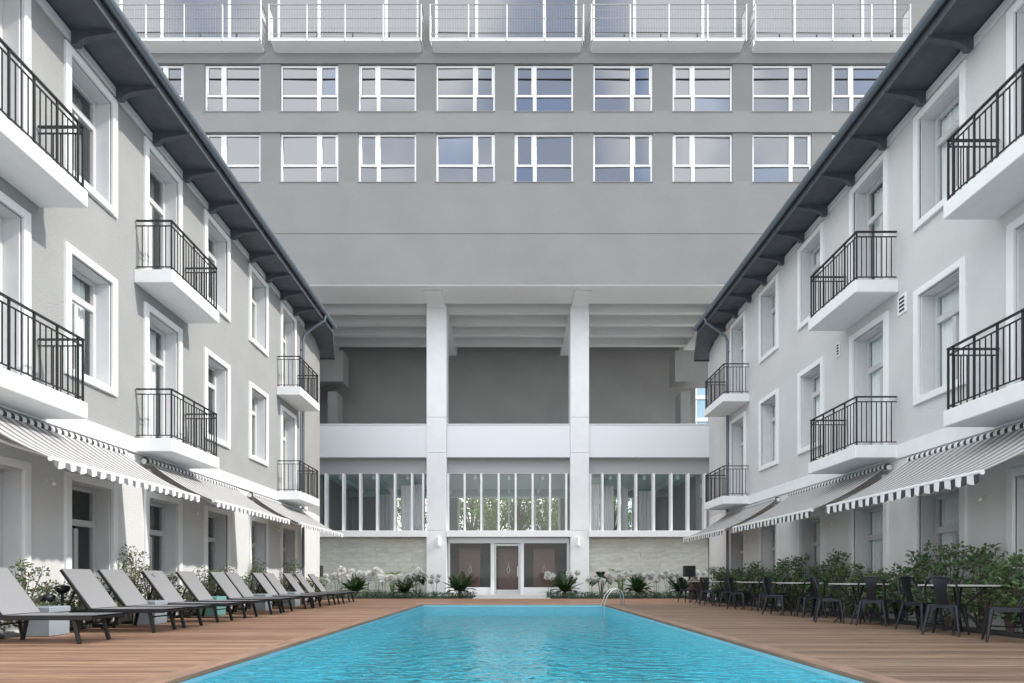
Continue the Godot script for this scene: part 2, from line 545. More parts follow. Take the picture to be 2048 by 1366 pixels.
func wing(s: float, W: float, yo: float, cols: Array, label: String, wall_mat: Material, brackets_from: float, looks: Array, reach: float) -> Node3D:
	# cols: [d, is_door]
	var root := thing("hotel_wing", label, "building", Vector3(s * W, yo, 0))
	var near := 2.5
	var far := 21.9
	var storeys := [[0.02, 2.50], [4.40, 6.36], [7.78, 9.74]]
	var floors := [0.02, 3.62, 6.98]
	var m := MB.new()
	var low := MB.new()
	var thick := 0.42
	var cut := 3.34
	var d0 := near
	var plan := []
	for c in cols:
		var w: float = 1.12 if c[1] else 1.06
		plan.append([c[0] - w / 2, c[0] + w / 2, c[1]])
	for c in plan:
		m.box(side_pt(s, thick / 2, (cut + 10.1) / 2, (d0 + c[0]) / 2), Vector3(thick, 10.1 - cut, c[0] - d0))
		low.box(side_pt(s, thick / 2, (cut - 0.1) / 2, (d0 + c[0]) / 2), Vector3(thick, cut + 0.1, c[0] - d0))
		var y := -0.1
		for k in 3:
			var lo: float = floors[k] if c[2] or k == 0 else storeys[k][0]
			if k == 1:
				low.box(side_pt(s, thick / 2, (y + cut) / 2, (c[0] + c[1]) / 2), Vector3(thick, cut - y, c[1] - c[0]))
				y = cut
			(low if k == 0 else m).box(side_pt(s, thick / 2, (y + lo) / 2, (c[0] + c[1]) / 2), Vector3(thick, lo - y, c[1] - c[0]))
			y = storeys[k][1]
		m.box(side_pt(s, thick / 2, (y + 10.1) / 2, (c[0] + c[1]) / 2), Vector3(thick, 10.1 - y, c[1] - c[0]))
		d0 = c[1]
	m.box(side_pt(s, thick / 2, (cut + 10.1) / 2, (d0 + far) / 2), Vector3(thick, 10.1 - cut, far - d0))
	low.box(side_pt(s, thick / 2, (cut - 0.1) / 2, (d0 + far) / 2), Vector3(thick, cut + 0.1, far - d0))
	# the far end turns away in two shallow facets, then squarely
	var foot := PackedVector2Array([Vector2(0, far), Vector2(0.07, far + 1.2), Vector2(0.27, far + 2.4), Vector2(10, far + 2.4), Vector2(10, far + 2.0), Vector2(0.6, far + 2.0), Vector2(0.42, far + 1.2), Vector2(0.42, far)])
	m.extrude(foot, side_pt(s, 0, cut, 0), Vector3(s, 0, 0), Vector3(0, 0, -1), Vector3(0, 10.1 - cut, 0))
	low.extrude(foot, side_pt(s, 0, -0.1, 0), Vector3(s, 0, 0), Vector3(0, 0, -1), Vector3(0, cut + 0.1, 0))
	m.box(side_pt(s, 9.8, 5.0, (near + far + 2.0) / 2), Vector3(0.4, 10.2, far + 2.0 - near))
	m.box(side_pt(s, 5.0, 5.0, near + 0.2), Vector3(9.16, 10.2, 0.4))
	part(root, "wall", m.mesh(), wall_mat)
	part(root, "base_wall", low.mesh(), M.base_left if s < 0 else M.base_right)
	for y in [3.40, 6.76]:
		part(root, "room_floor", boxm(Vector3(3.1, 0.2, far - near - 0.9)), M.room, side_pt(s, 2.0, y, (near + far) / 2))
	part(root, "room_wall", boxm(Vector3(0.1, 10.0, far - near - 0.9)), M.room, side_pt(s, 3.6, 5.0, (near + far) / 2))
	# string course level with the balcony slabs, and the moulding under the eaves
	var band := MB.new()
	band.box(side_pt(s, -0.025, 3.475, (near + far) / 2), Vector3(0.05, 0.285, far - near), 0.006)
	part(root, "string_course", band.mesh(), M.white)
	var mould := MB.new()
	mould.box(side_pt(s, -0.03, 10.0, (near + far) / 2), Vector3(0.06, 0.16, far - near), 0.006)
	part(root, "moulding", mould.mesh(), M.reveal)
	var i := 0
	for c in cols:
		var w: float = 1.12 if c[1] else 1.06
		for k in 3:
			var lo: float = floors[k] if c[1] or k == 0 else storeys[k][0]
			opening(root, s, c[0], w, lo, storeys[k][1], c[1] or k == 0, looks[i % looks.size()])
			i += 1
		if c[1]:
			for k in [1, 2]:
				balcony(root, s, c[0] - 0.05, 1.92, floors[k], reach)
	# eaves: soffit, brackets, fascia, gutter, roof
	var over := 0.80
	var A := Vector2(-over, near - 0.3)
	var B := Vector2(-over, far + 0.5)
	var C := Vector2(-over + 0.72, far + 3.25)
	var D := Vector2(10.8, far + 3.25)
	var sof := PackedVector2Array([A, B, C, D, Vector2(10.8, far + 2.3), Vector2(0.5, far + 2.3), Vector2(0.42, near - 0.3)])
	var so := MB.new()
	so.extrude(sof, side_pt(s, 0, 10.11, 0), Vector3(s, 0, 0), Vector3(0, 0, -1), Vector3(0, 0.08, 0))
	var roof := part(root, "roof", roof_mesh(s, A, B, C, D), M.tile)
	part(roof, "soffit", so.mesh(), M.eave)
	var fa := MB.new()
	var line := [A, B, C, D]
	for k in 3:
		var p: Vector2 = line[k]
		var q: Vector2 = line[k + 1]
		fa.bar(side_pt(s, p.x, 10.19, p.y), side_pt(s, q.x, 10.19, q.y), 0.04, 0.24)
	part(roof, "fascia", fa.mesh(), M.eave)
	var g := MB.new()
	var half := []
	for k in 9:
		var a := PI * k / 8.0
		half.append(Vector2(cos(a) * 0.085, -sin(a) * 0.095))
	var outer := PackedVector2Array(half)
	for k in 9:
		outer.append(half[8 - k] * 0.86)
	g.extrude(outer, side_pt(s, -over - 0.11, 10.31, near - 0.3), Vector3(s, 0, 0), Vector3(0, 1, 0), Vector3(0, 0, -(far + 0.5 - near + 0.3)))
	part(roof, "gutter", g.mesh(), M.gutter)
	var br := PackedVector2Array([Vector2(0.0, 0), Vector2(0.0, -0.24), Vector2(-0.10, -0.25), Vector2(-0.16, -0.17), Vector2(-0.30, -0.12), Vector2(-0.52, -0.09), Vector2(-0.66, -0.07), Vector2(-0.78, -0.06), Vector2(-0.78, 0)])
	var bm := MB.new()
	bm.extrude(br, Vector3(-s * 0.06, 0, 0.05), Vector3(s, 0, 0), Vector3(0, 1, 0), Vector3(0, 0, -0.10))
	var bmesh := bm.mesh()
	var d := brackets_from
	while d < far + 0.3:
		part(roof, "bracket", bmesh, M.eave, side_pt(s, 0, 10.108, d))
		d += 1.15
	var dp := MB.new()
	var pd := far - 0.62
	dp.tube([side_pt(s, -over - 0.10, 10.24, pd), side_pt(s, -over - 0.06, 10.05, pd), side_pt(s, -0.5, 9.82, pd), side_pt(s, -0.16, 9.55, pd), side_pt(s, -0.10, 9.38, pd), side_pt(s, -0.10, 3.0, pd), side_pt(s, -0.10, 0.0, pd)], 0.05, 10)
	var pipe := part(root, "downpipe", dp.mesh(), M.gutter)
	for y in [1.2, 5.0, 7.2, 9.0]:
		part(pipe, "pipe_clip", boxm(Vector3(0.11, 0.035, 0.13), 0.004), M.gutter, side_pt(s, -0.06, y, pd))
	return root


func roof_mesh(s: float, A: Vector2, B: Vector2, C: Vector2, D: Vector2) -> Mesh:
	var m := MB.new()
	var y := 10.32
	var ridge := 12.3
	var P := func(q: Vector2, h: float): return side_pt(s, q.x, h, q.y)
	var R1 := Vector2(5, A.y)
	var R2 := Vector2(5, B.y - 2.5)
	var A2 := Vector2(10.8, A.y)
	m.poly([P.call(A, y), P.call(B, y), P.call(R2, ridge), P.call(R1, ridge)], Vector3(-s, 1, 0))
	m.poly([P.call(B, y), P.call(C, y), P.call(R2, ridge)], Vector3(-s, 1, 0))
	m.poly([P.call(C, y), P.call(D, y), P.call(R2, ridge)], Vector3(0, 1, -1))
	m.poly([P.call(A2, y), P.call(D, y), P.call(R2, ridge), P.call(R1, ridge)], Vector3(s, 1, 0))
	m.poly([P.call(A, y), P.call(A2, y), P.call(R1, ridge)], Vector3(0, 0, 1))
	m.poly([P.call(A, y), P.call(B, y), P.call(C, y), P.call(D, y), P.call(A2, y)], Vector3(0, -1, 0))
	return m.mesh()


# ---------------------------------------------------------------- awnings
func awning(s: float, W: float, yo: float, a: float, b: float, front_y: float, proj: float, label: String) -> void:
	var mid := (a + b) / 2
	var L := b - a
	var root := thing("striped_awning", label, "awning", Vector3(s * W, yo, -mid), 0, "striped awnings over the ground floor")
	var top := Vector2(-0.13, 3.20)
	var out := Vector2(-proj, front_y)
	var P := func(u: float, y: float, z: float): return Vector3(s * u, y, z)
	var f := MB.new()
	for lay in [0.0, -0.006]:
		var n := 8
		for k in n:
			var t0 := float(k) / n
			var t1 := float(k + 1) / n
			var p := top.lerp(out, t0) + Vector2(0, -0.07 * sin(PI * t0) + lay)
			var q := top.lerp(out, t1) + Vector2(0, -0.07 * sin(PI * t1) + lay)
			f.poly([P.call(p.x, p.y, L / 2), P.call(p.x, p.y, -L / 2), P.call(q.x, q.y, -L / 2), P.call(q.x, q.y, L / 2)], Vector3(-s * 0.3, 1, 0) if lay == 0.0 else Vector3(0, -1, 0), [Vector2(0, t0), Vector2(L / 0.2, t0), Vector2(L / 0.2, t1), Vector2(0, t1)])
	part(root, "fabric", f.mesh(), M.fabric)
	var v := MB.new()
	var pitch := 0.2
	var steps := int(L / pitch) * 8
	var drop := func(i: int): return (0.12 if s > 0 else 0.085) + 0.035 * absf(sin(PI * i / 8.0))
	var sway := func(i: int): return 0.012 * sin(i * 0.39)
	for lay in [0.0, 0.005]:
		for i in steps:
			var z0 := L / 2 - L * i / steps
			var z1 := L / 2 - L * (i + 1) / steps
			var o0: float = out.x - 0.03 + lay
			v.poly([P.call(o0, out.y, z0), P.call(o0, out.y, z1), P.call(o0 + sway.call(i + 1), out.y - drop.call(i + 1), z1), P.call(o0 + sway.call(i), out.y - drop.call(i), z0)], Vector3(-s if lay == 0.0 else s, 0.01, 0), [Vector2(i / 8.0, 0), Vector2((i + 1) / 8.0, 0), Vector2((i + 1) / 8.0, 1), Vector2(i / 8.0, 1)])
	part(root, "valance", v.mesh(), M.valance if s > 0 else M.valance_left)
	var r := MB.new()
	r.tube([P.call(-0.08, 3.20, L / 2), P.call(-0.08, 3.20, -L / 2)], 0.055, 12)
	part(root, "roller", r.mesh(), M.arm)
	var nb := MB.new()
	for i in 12:
		var a0 := TAU * i / 12.0
		var a1 := TAU * (i + 1) / 12.0
		var q := [[a0, 0.5], [a0, -0.5], [a1, -0.5], [a1, 0.5]]
		var pts := []
		for w in q:
			pts.append(P.call(-0.10 + cos(w[0]) * 0.062, 3.22 + sin(w[0]) * 0.062, w[1] * L))
		nb.poly(pts, Vector3(s * cos(a0 + 0.26), sin(a0 + 0.26), 0), [Vector2(0, 0), Vector2(L / 0.14, 0), Vector2(L / 0.14, 1), Vector2(0, 1)])
	part(root, "fabric_roll", nb.mesh(), M.valance)
	var fb := MB.new()
	fb.tube([P.call(out.x, out.y - 0.005, L / 2 + 0.02), P.call(out.x, out.y - 0.005, -L / 2 - 0.02)], 0.035, 10)
	part(root, "front_bar", fb.mesh(), M.arm)
	for e in [-1, 1]:
		var arm := MB.new()
		var z: float = e * (L / 2 - 0.25)
		var sh: Vector3 = P.call(-0.06, 2.92, z)
		var el: Vector3 = P.call(out.x * 0.52, 2.60, z - e * 0.75)
		var tip: Vector3 = P.call(out.x + 0.03, out.y - 0.03, z - e * 0.1)
		arm.tube([sh, sh.lerp(el, 0.5) + Vector3(0, -0.03, 0), el], 0.022, 8)
		arm.tube([el, el.lerp(tip, 0.5) + Vector3(0, -0.05, 0), tip], 0.018, 8)
		part(root, "arm", arm.mesh(), M.arm)
		part(root, "wall_bracket", boxm(Vector3(0.10, 0.22, 0.1), 0.01), M.arm, P.call(-0.05, 2.98, z))


# ---------------------------------------------------------------- tower on columns
func tower() -> void:
	var root := thing("hotel_tower", "grey concrete tower block on tall white columns behind the pool", "building", Vector3(0, 0, -27.5))
	var Z := func(d: float): return 27.5 - d     # local z of a depth
	var X0 := -19.0
	var X1 := 19.6
	var FZ := 25.5
	# storeys of windows, measured along the facade
	var spans := [[252, 366], [408, 520], [560, 676], [716, 832], [872, 990], [1029, 1147], [1187, 1306], [1346, 1466], [1506, 1625], [1665, 1784], [1825, 1944]]
	var xs := []
	for q in spans:
		xs.append([(q[0] - 1018) * 25.5 / 1190.0, (q[1] - 1018) * 25.5 / 1190.0])
	var slabs := [[13.42, 15.585], [15.60, 17.82], [19.95, 20.84], [22.91, 23.36]]
	for y in slabs:
		part(root, "wall_panel", boxm(Vector3(X1 - X0, y[1] - y[0], 0.4), 0.008), M.concrete, Vector3((X0 + X1) / 2, (y[0] + y[1]) / 2, Z.call(FZ + 0.2)))
	part(root, "core_wall", boxm(Vector3(X1 - X0, 18.8, 8.8)), M.soffit, Vector3((X0 + X1) / 2, 23.6, Z.call(30.6)))
	part(root, "soffit", boxm(Vector3(X1 - X0, 0.775, 1.4)), M.soffit, Vector3((X0 + X1) / 2, 13.81, Z.call(26.6)))
	part(root, "soffit_edge", boxm(Vector3(X1 - X0, 0.03, 0.38), 0.004), M.soffit, Vector3((X0 + X1) / 2, 13.402, Z.call(25.702)))
	for band in [[17.82, 19.95], [20.84, 22.91]]:
		var y0: float = band[0]
		var y1: float = band[1]
		var prev := X0
		for k in xs.size() + 1:
			var nx: float = xs[k][0] if k < xs.size() else X1
			part(root, "pier", boxm(Vector3(nx - prev, y1 - y0, 0.36), 0.006), M.concrete_pier, Vector3((nx + prev) / 2, (y0 + y1) / 2, Z.call(FZ + 0.225)))
			if k < xs.size():
				prev = xs[k][1]
		for k in xs.size():
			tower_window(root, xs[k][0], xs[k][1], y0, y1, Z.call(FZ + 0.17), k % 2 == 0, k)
	# balcony storey
	var px := [[220, 527], [540, 845], [860, 1167], [1180, 1490], [1505, 1815]]
	for k in px.size():
		var bx0: float = (px[k][0] - 1018) * 25.2 / 1190.0
		var bx1: float = (px[k][1] - 1018) * 25.2 / 1190.0
		tower_balcony(root, bx0, bx1, Z.call(FZ))
		var wx0 := bx0 + 0.2
		var wx1 := bx1 - 0.25
		var cuts := [wx0, wx0 + (wx1 - wx0) * 0.29, wx0 + (wx1 - wx0) * 0.77, wx1]
		var fr := MB.new()
		for c in cuts:
			fr.box(Vector3(c, 24.85, Z.call(FZ + 0.14)), Vector3(0.11, 2.9, 0.1), 0.01)
		fr.box(Vector3((wx0 + wx1) / 2, 26.25, Z.call(FZ + 0.14)), Vector3(wx1 - wx0 - 0.1, 0.1, 0.09), 0.01)
		fr.box(Vector3((wx0 + wx1) / 2, 23.43, Z.call(FZ + 0.14)), Vector3(wx1 - wx0 - 0.1, 0.1, 0.09), 0.01)
		var win := part(root, "window", fr.mesh(), M.white_frame)
		for c in 3:
			part(win, "pane", boxm(Vector3(cuts[c + 1] - cuts[c] - 0.1, 2.7, 0.012)), M.coated, Vector3((cuts[c] + cuts[c + 1]) / 2, 24.85, Z.call(FZ + 0.15)), Vector3(rng.randf_range(-0.01, 0.01), rng.randf_range(-0.01, 0.01), 0))
		var nx: float = (px[k + 1][0] - 1018) * 25.2 / 1190.0 + 0.2 if k + 1 < px.size() else X1
		part(root, "pier", boxm(Vector3(nx - wx1 - 0.06, 3.1, 0.34), 0.006), M.concrete_pier, Vector3((nx + wx1) / 2, 24.91, Z.call(FZ + 0.215)))
	part(root, "wall_panel", boxm(Vector3(X1 - X0, 3.0, 0.4), 0.008), M.concrete, Vector3((X0 + X1) / 2, 27.97, Z.call(FZ + 0.2)))
	# columns and the girders that run back from them
	var cols := [[-3.81, -2.89], [2.84, 3.70], [-10.4, -9.5], [9.5, 10.4]]
	for c in cols:
		var w: float = c[1] - c[0]
		var x: float = (c[0] + c[1]) / 2
		var cm := MB.new()
		for y in [[-0.1, 3.04], [3.05, 6.63], [6.64, 8.27], [8.28, 13.32]]:
			cm.box(Vector3(x, (y[0] + y[1]) / 2, Z.call(27.95)), Vector3(w, y[1] - y[0], 0.9), 0.008)
		part(root, "column", cm.mesh(), M.column)
		var gi := MB.new()
		gi.box(Vector3(x, 13.76, Z.call(30.5)), Vector3(w - 0.03, 0.9, 6.2))
		gi.box(Vector3(x, 13.395, Z.call(26.75)), Vector3(w * 0.9, 0.06, 1.5), 0.01)
		part(root, "girder", gi.mesh(), M.soffit)
	for d in [28.15, 29.45, 30.8, 32.1]:
		part(root, "ceiling_beam", boxm(Vector3(X1 - X0 - 4, 0.86, 0.3), 0.01), M.soffit, Vector3(0, 13.775, Z.call(d)))
	# terrace over the glazed floor
	for q in [[Vector3(-1.0, 10.3, Z.call(33.5)), Vector3(22.9, 7.8, 0.3)], [Vector3(-9.05, 8.4, Z.call(31.0)), Vector3(0.5, 4.0, 1.0)], [Vector3(9.05, 8.4, Z.call(31.0)), Vector3(0.5, 4.0, 1.0)], [Vector3(-10.0, 11.7, Z.call(31.0)), Vector3(3.0, 1.6, 1.1)], [Vector3(10.0, 11.7, Z.call(31.0)), Vector3(3.0, 1.6, 1.1)], [Vector3(-11.5, 10.0, Z.call(30.5)), Vector3(0.3, 7.0, 6.0)]]:
		part(root, "terrace_wall", boxm(q[1], 0.01), M.back_wall, q[0])
	for q in [[-9.45, -3.815], [-2.885, 2.835], [3.705, 9.45]]:
		part(root, "parapet", boxm(Vector3(q[1] - q[0], 1.5, 0.22), 0.012), M.parapet, Vector3((q[0] + q[1]) / 2, 7.19, Z.call(27.72)))
		part(root, "parapet_cap", boxm(Vector3(q[1] - q[0], 0.05, 0.28), 0.012), M.white, Vector3((q[0] + q[1]) / 2, 7.967, Z.call(27.72)))
		part(root, "fascia_panel", boxm(Vector3(q[1] - q[0], 0.80, 0.1), 0.006), M.fascia, Vector3((q[0] + q[1]) / 2, 6.12, Z.call(28.05)))
		part(root, "floor_slab", boxm(Vector3(q[1] - q[0], 0.29, 0.5), 0.012), M.white, Vector3((q[0] + q[1]) / 2, 2.885, Z.call(27.72)))
	var ins := MB.new()
	ins.box(Vector3(0, 6.55, Z.call(31.0)), Vector3(24, 0.3, 5.6))
	part(root, "terrace_floor", ins.mesh(), M.soffit)
	var ce := MB.new()
	ce.box(Vector3(0, 5.80, Z.call(31.2)), Vector3(24, 0.14, 6.1))
	for k in 15:
		ce.box(Vector3(-11.2 + k * 1.6, 5.62, Z.call(31.2)), Vector3(0.14, 0.22, 6.0))
	ce.box(Vector3(0, 5.55, Z.call(33.2)), Vector3(24, 0.35, 0.3))
	part(root, "ceiling", ce.mesh(), M.teal)
	var rf := MB.new()
	rf.box(Vector3(0, 2.885, Z.call(31.2)), Vector3(24, 0.28, 6.3))
	part(root, "floor", rf.mesh(), M.lobby)
	for q in [[-12.0, -7.2], [-3.9, -2.95], [2.95, 3.9], [7.2, 12.0]]:
		part(root, "room_wall", boxm(Vector3(q[1] - q[0], 2.8, 0.25)), M.room, Vector3((q[0] + q[1]) / 2, 4.4, Z.call(34.2)))
	for x in [-9.0, 9.0]:
		part(root, "room_wall", boxm(Vector3(0.2, 2.7, 5.4)), M.room, Vector3(x, 4.4, Z.call(31.0)))
	for x in [-7.1, -5.4, -3.95, -2.9, -1.5, 0.0, 1.5, 2.9, 3.95, 5.4, 7.1]:
		part(root, "rear_mullion", boxm(Vector3(0.1, 2.5, 0.1)), M.white_frame, Vector3(x, 4.3, Z.call(34.15)))
	part(root, "rear_head", boxm(Vector3(14.2, 0.14, 0.12)), M.white_frame, Vector3(0, 5.48, Z.call(34.1)))
	for q in [[-6.9, 0.8, 32.8], [-5.0, 0.7, 29.6], [-4.35, 0.45, 29.2], [-5.9, 0.3, 30.4], [4.2, 0.5, 29.3], [4.9, 0.7, 29.8], [5.9, 0.35, 30.4], [7.3, 0.9, 31.5]]:
		part(root, "curtain", curtain_mesh(q[1], 2.4, 5, 0.05), M.white_frame, Vector3(q[0], 4.25, Z.call(q[2])))
	# white fins and panes of the glazed floor
	var fins := [653.5, 688.4, 722.0, 755.6, 791.0, 825.0, 847.5, 897.0, 929.8, 962.9, 997.5, 1031.3, 1065.0, 1099.6, 1132.0, 1179.5, 1204.0, 1237.7, 1271.0, 1306.0, 1341.0, 1374.6, 1408.0]
	for k in fins.size():
		var x: float = (fins[k] - 1018) * 27.9 / 1190.0
		part(root, "fin", boxm(Vector3(0.095, 2.68, 0.36), 0.006), M.white_frame, Vector3(x, 4.37, Z.call(27.88)))
		if k + 1 < fins.size() and k != 6 and k != 14:
			var x2: float = (fins[k + 1] - 1018) * 27.9 / 1190.0
			part(root, "pane", quadm(x2 - x - 0.095, 2.66), M.clear, Vector3((x + x2) / 2, 4.37, Z.call(28.0)), Vector3(rng.randf_range(-0.006, 0.006), rng.randf_range(-0.012, 0.012), 0))
	# polished stone walls either side of the doors
	for q in [[-9.4, -3.82], [3.71, 9.4]]:
		var back := MB.new()
		back.box(Vector3((q[0] + q[1]) / 2, 1.32, Z.call(28.35)), Vector3(q[1] - q[0], 2.82, 0.4))
		part(root, "stone_backing", back.mesh(), M.concrete_pier)
		var rows := 12
		var hh := 2.7 / rows
		for r in rows:
			var x: float = q[0] - (0.0 if r % 2 == 0 else 0.3)
			while x < q[1] - 0.05:
				var x1: float = minf(x + rng.randf_range(0.52, 0.78), q[1])
				if q[1] - x1 < 0.2:
					x1 = q[1]
				var xa: float = maxf(x, q[0])
				if x1 - xa > 0.05:
					part(root, "stone_block", boxm(Vector3(snappedf(x1 - xa, 0.01) - 0.004, hh - 0.004, 0.08), 0.002), M.stones[rng.randi() % 4], Vector3((xa + x1) / 2, 0.02 + hh * (r + 0.5), Z.call(28.11) + rng.randf_range(-0.004, 0.004)))
				x = x1
	lobby(root, Z)


func tower_window(root: Node3D, x0: float, x1: float, y0: float, y1: float, z: float, right: bool, k: int) -> void:
	var f := MB.new()
	var w := x1 - x0
	var t := 0.075
	var ty := y1 - (y1 - y0) * 0.635
	var mx := x0 + w * (0.655 if right else 0.345)
	for x in [x0 + t / 2, x1 - t / 2]:
		f.box(Vector3(x, (y0 + y1) / 2, z), Vector3(t, y1 - y0 - 0.02, 0.1), 0.006)
	f.box(Vector3(mx, (y0 + y1) / 2, z + 0.008), Vector3(0.15, y1 - y0 - 0.03, 0.09), 0.006)
	for q in [[y1 - 0.06, 0.075], [ty, 0.085], [y0 + 0.035, 0.05]]:
		f.box(Vector3((x0 + x1) / 2, q[0], z + 0.003), Vector3(w - 2 * t, q[1], 0.092), 0.006)
	var sash0 := mx if right else x0
	var sash1 := x1 if right else mx
	for x in [sash0 + 0.11, sash1 - 0.11]:
		f.box(Vector3(x, (ty + y1) / 2, z + 0.012), Vector3(0.06, y1 - ty - 0.12, 0.08), 0.006)
	var win := part(root, "window", f.mesh(), M.white_frame)
	for q in [[x0 + t, mx - 0.07], [mx + 0.07, x1 - t]]:
		for v in [[y0 + 0.05, ty - 0.04], [ty + 0.04, y1 - 0.09]]:
			var mt: Material = M.coated_blue if rng.randf() < 0.14 else M.coated
			part(win, "pane", boxm(Vector3(q[1] - q[0], v[1] - v[0], 0.012)), mt, Vector3((q[0] + q[1]) / 2, (v[0] + v[1]) / 2, z - 0.01), Vector3(rng.randf_range(-0.012, 0.012), rng.randf_range(-0.022, 0.022), 0))
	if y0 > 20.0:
		part(win, "dark_reflection_bar", boxm(Vector3(w - 2 * t, 0.035, 0.03), 0.004), M.dark, Vector3((x0 + x1) / 2, y1 - 0.56, z + 0.02))  # dark reflection of the balcony underside, shaped as a bar over the panes
	part(win, "sill", boxm(Vector3(w + 0.04, 0.04, 0.2), 0.006), M.concrete, Vector3((x0 + x1) / 2, y0 - 0.012, z + 0.09))


func tower_balcony(root: Node3D, x0: float, x1: float, z: float) -> void:
	var reach := 0.5
	var m := MB.new()
	var w := x1 - x0
	var slope := PackedVector2Array([Vector2(0, 23.36), Vector2(reach, 23.42), Vector2(reach, 23.50), Vector2(0, 23.50)])
	m.extrude(slope, Vector3(x0 + 0.1, 0, z), Vector3(0, 0, 1), Vector3(0, 1, 0), Vector3(w - 0.2, 0, 0))
	var b := part(root, "balcony", m.mesh(), M.soffit)
	var zf := z + reach
	var edge := MB.new()
	edge.box(Vector3((x0 + x1) / 2, 23.52, zf - 0.02), Vector3(w, 0.07, 0.05), 0.006)
	part(b, "edge_beam", edge.mesh(), M.frame)
	for i in 5:
		var p := MB.new()
		var x := x0 + 0.03 + (w - 0.06) * i / 4.0
		p.tube([Vector3(x, 23.4, zf), Vector3(x, 24.93, zf)], 0.03, 8)
		part(b, "post", p.mesh(), M.galvanised)
	for q in [[24.93, 0.03], [24.72, 0.01], [24.35, 0.022], [23.95, 0.01], [23.7, 0.02]]:
		var r := MB.new()
		r.tube([Vector3(x0, q[0], z + 0.02), Vector3(x0, q[0], zf), Vector3(x1, q[0], zf), Vector3(x1, q[0], z + 0.02)], q[1], 6)
		part(b, "rail", r.mesh(), M.galvanised)
	# fine upright wires between the rails, too thin to pick apart
	var wr := MB.new()
	var nn := int(w / 0.11)
	for i in nn:
		var x := x0 + (i + 0.5) * w / nn
		wr.box(Vector3(x, 24.25, zf), Vector3(0.004, 1.3, 0.004))
	var wires := part(b, "wire", wr.mesh(), M.galvanised)
	wires.set_meta("kind", "stuff")
	for x in [x0 + 0.02, x1 - 0.02]:
		part(b, "end_panel", boxm(Vector3(0.02, 1.2, reach - 0.08), 0.004), M.white_frame, Vector3(x, 24.2, z + reach / 2))


func lobby(root: Node3D, Z: Callable) -> void:
	var fr := MB.new()
	var z: float = Z.call(28.0)
	var xs := [-2.84, -0.78, 0.62, 2.79]
	fr.box(Vector3(-0.02, 2.60, z), Vector3(5.7, 0.26, 0.14), 0.008)
	var head := part(root, "door_frame", fr.mesh(), M.alu)
	for x in xs:
		part(head, "jamb", boxm(Vector3(0.16, 2.46, 0.16), 0.008), M.white_frame if absf(x) < 1.0 else M.alu, Vector3(x, 1.24, z + 0.02))
	for q in [[-2.76, -0.86, 0.38], [0.70, 2.71, 0.38]]:
		part(head, "plinth", boxm(Vector3(q[1] - q[0], q[2], 0.14), 0.008), M.white, Vector3((q[0] + q[1]) / 2, 0.02 + q[2] / 2, z))
		part(head, "pane", quadm(q[1] - q[0], 2.46 - q[2]), M.lobby_pane, Vector3((q[0] + q[1]) / 2, 1.24 + q[2] / 2, z))
	var leafm := MB.new()
	for x in [-0.65, 0.49]:
		leafm.box(Vector3(x, 1.24, z), Vector3(0.1, 2.44, 0.06), 0.006)
	leafm.box(Vector3(-0.08, 0.16, z), Vector3(1.03, 0.26, 0.06), 0.006)
	leafm.box(Vector3(-0.08, 2.40, z), Vector3(1.03, 0.1, 0.06), 0.006)
	var door := part(root, "glass_door", leafm.mesh(), M.alu)
	part(door, "pane", quadm(1.03, 2.06), M.lobby_pane, Vector3(-0.08, 1.32, z))
	part(door, "handle", boxm(Vector3(0.03, 0.5, 0.04), 0.008), M.steel, Vector3(0.40, 1.15, z + 0.06))
	part(root, "lobby_wall", boxm(Vector3(7.0, 2.7, 0.2)), M.lobby, Vector3(0, 1.35, Z.call(33.0)))
	for x in [-3.45, 3.4]:
		part(root, "lobby_wall", boxm(Vector3(0.2, 2.7, 4.8)), M.lobby, Vector3(x, 1.35, Z.call(30.6)))
	part(root, "lobby_floor", boxm(Vector3(7, 0.1, 5.0)), M.lobby, Vector3(0, -0.02, Z.call(30.6)))
	var hd := MB.new()
	hd.box(Vector3(0, 2.32, Z.call(30.0)), Vector3(6.8, 0.8, 0.2))
	part(root, "lobby_header", hd.mesh(), M.dark)
	for q in [[-2.5, -1.42], [-0.56, 0.46], [1.2, 2.28]]:
		var lf := part(root, "wooden_door", boxm(Vector3(q[1] - q[0], 2.3, 0.08), 0.008), M.wood_door, Vector3((q[0] + q[1]) / 2, 1.16, Z.call(29.7)))
		var kn := MB.new()
		var c := Vector3((q[0] + q[1]) / 2 + 0.02, 1.25, Z.call(29.64))
		var ring := []
		for i in 17:
			var a := TAU * i / 16
			ring.append(c + Vector3(cos(a) * 0.07, sin(a) * 0.16, 0))
		kn.tube(ring, 0.018, 6, false)
		kn.tube([c + Vector3(0, 0.16, 0), c + Vector3(0, 0.34, 0)], 0.014, 6)
		part(lf, "knocker", kn.mesh(), M.steel, -lf.position)


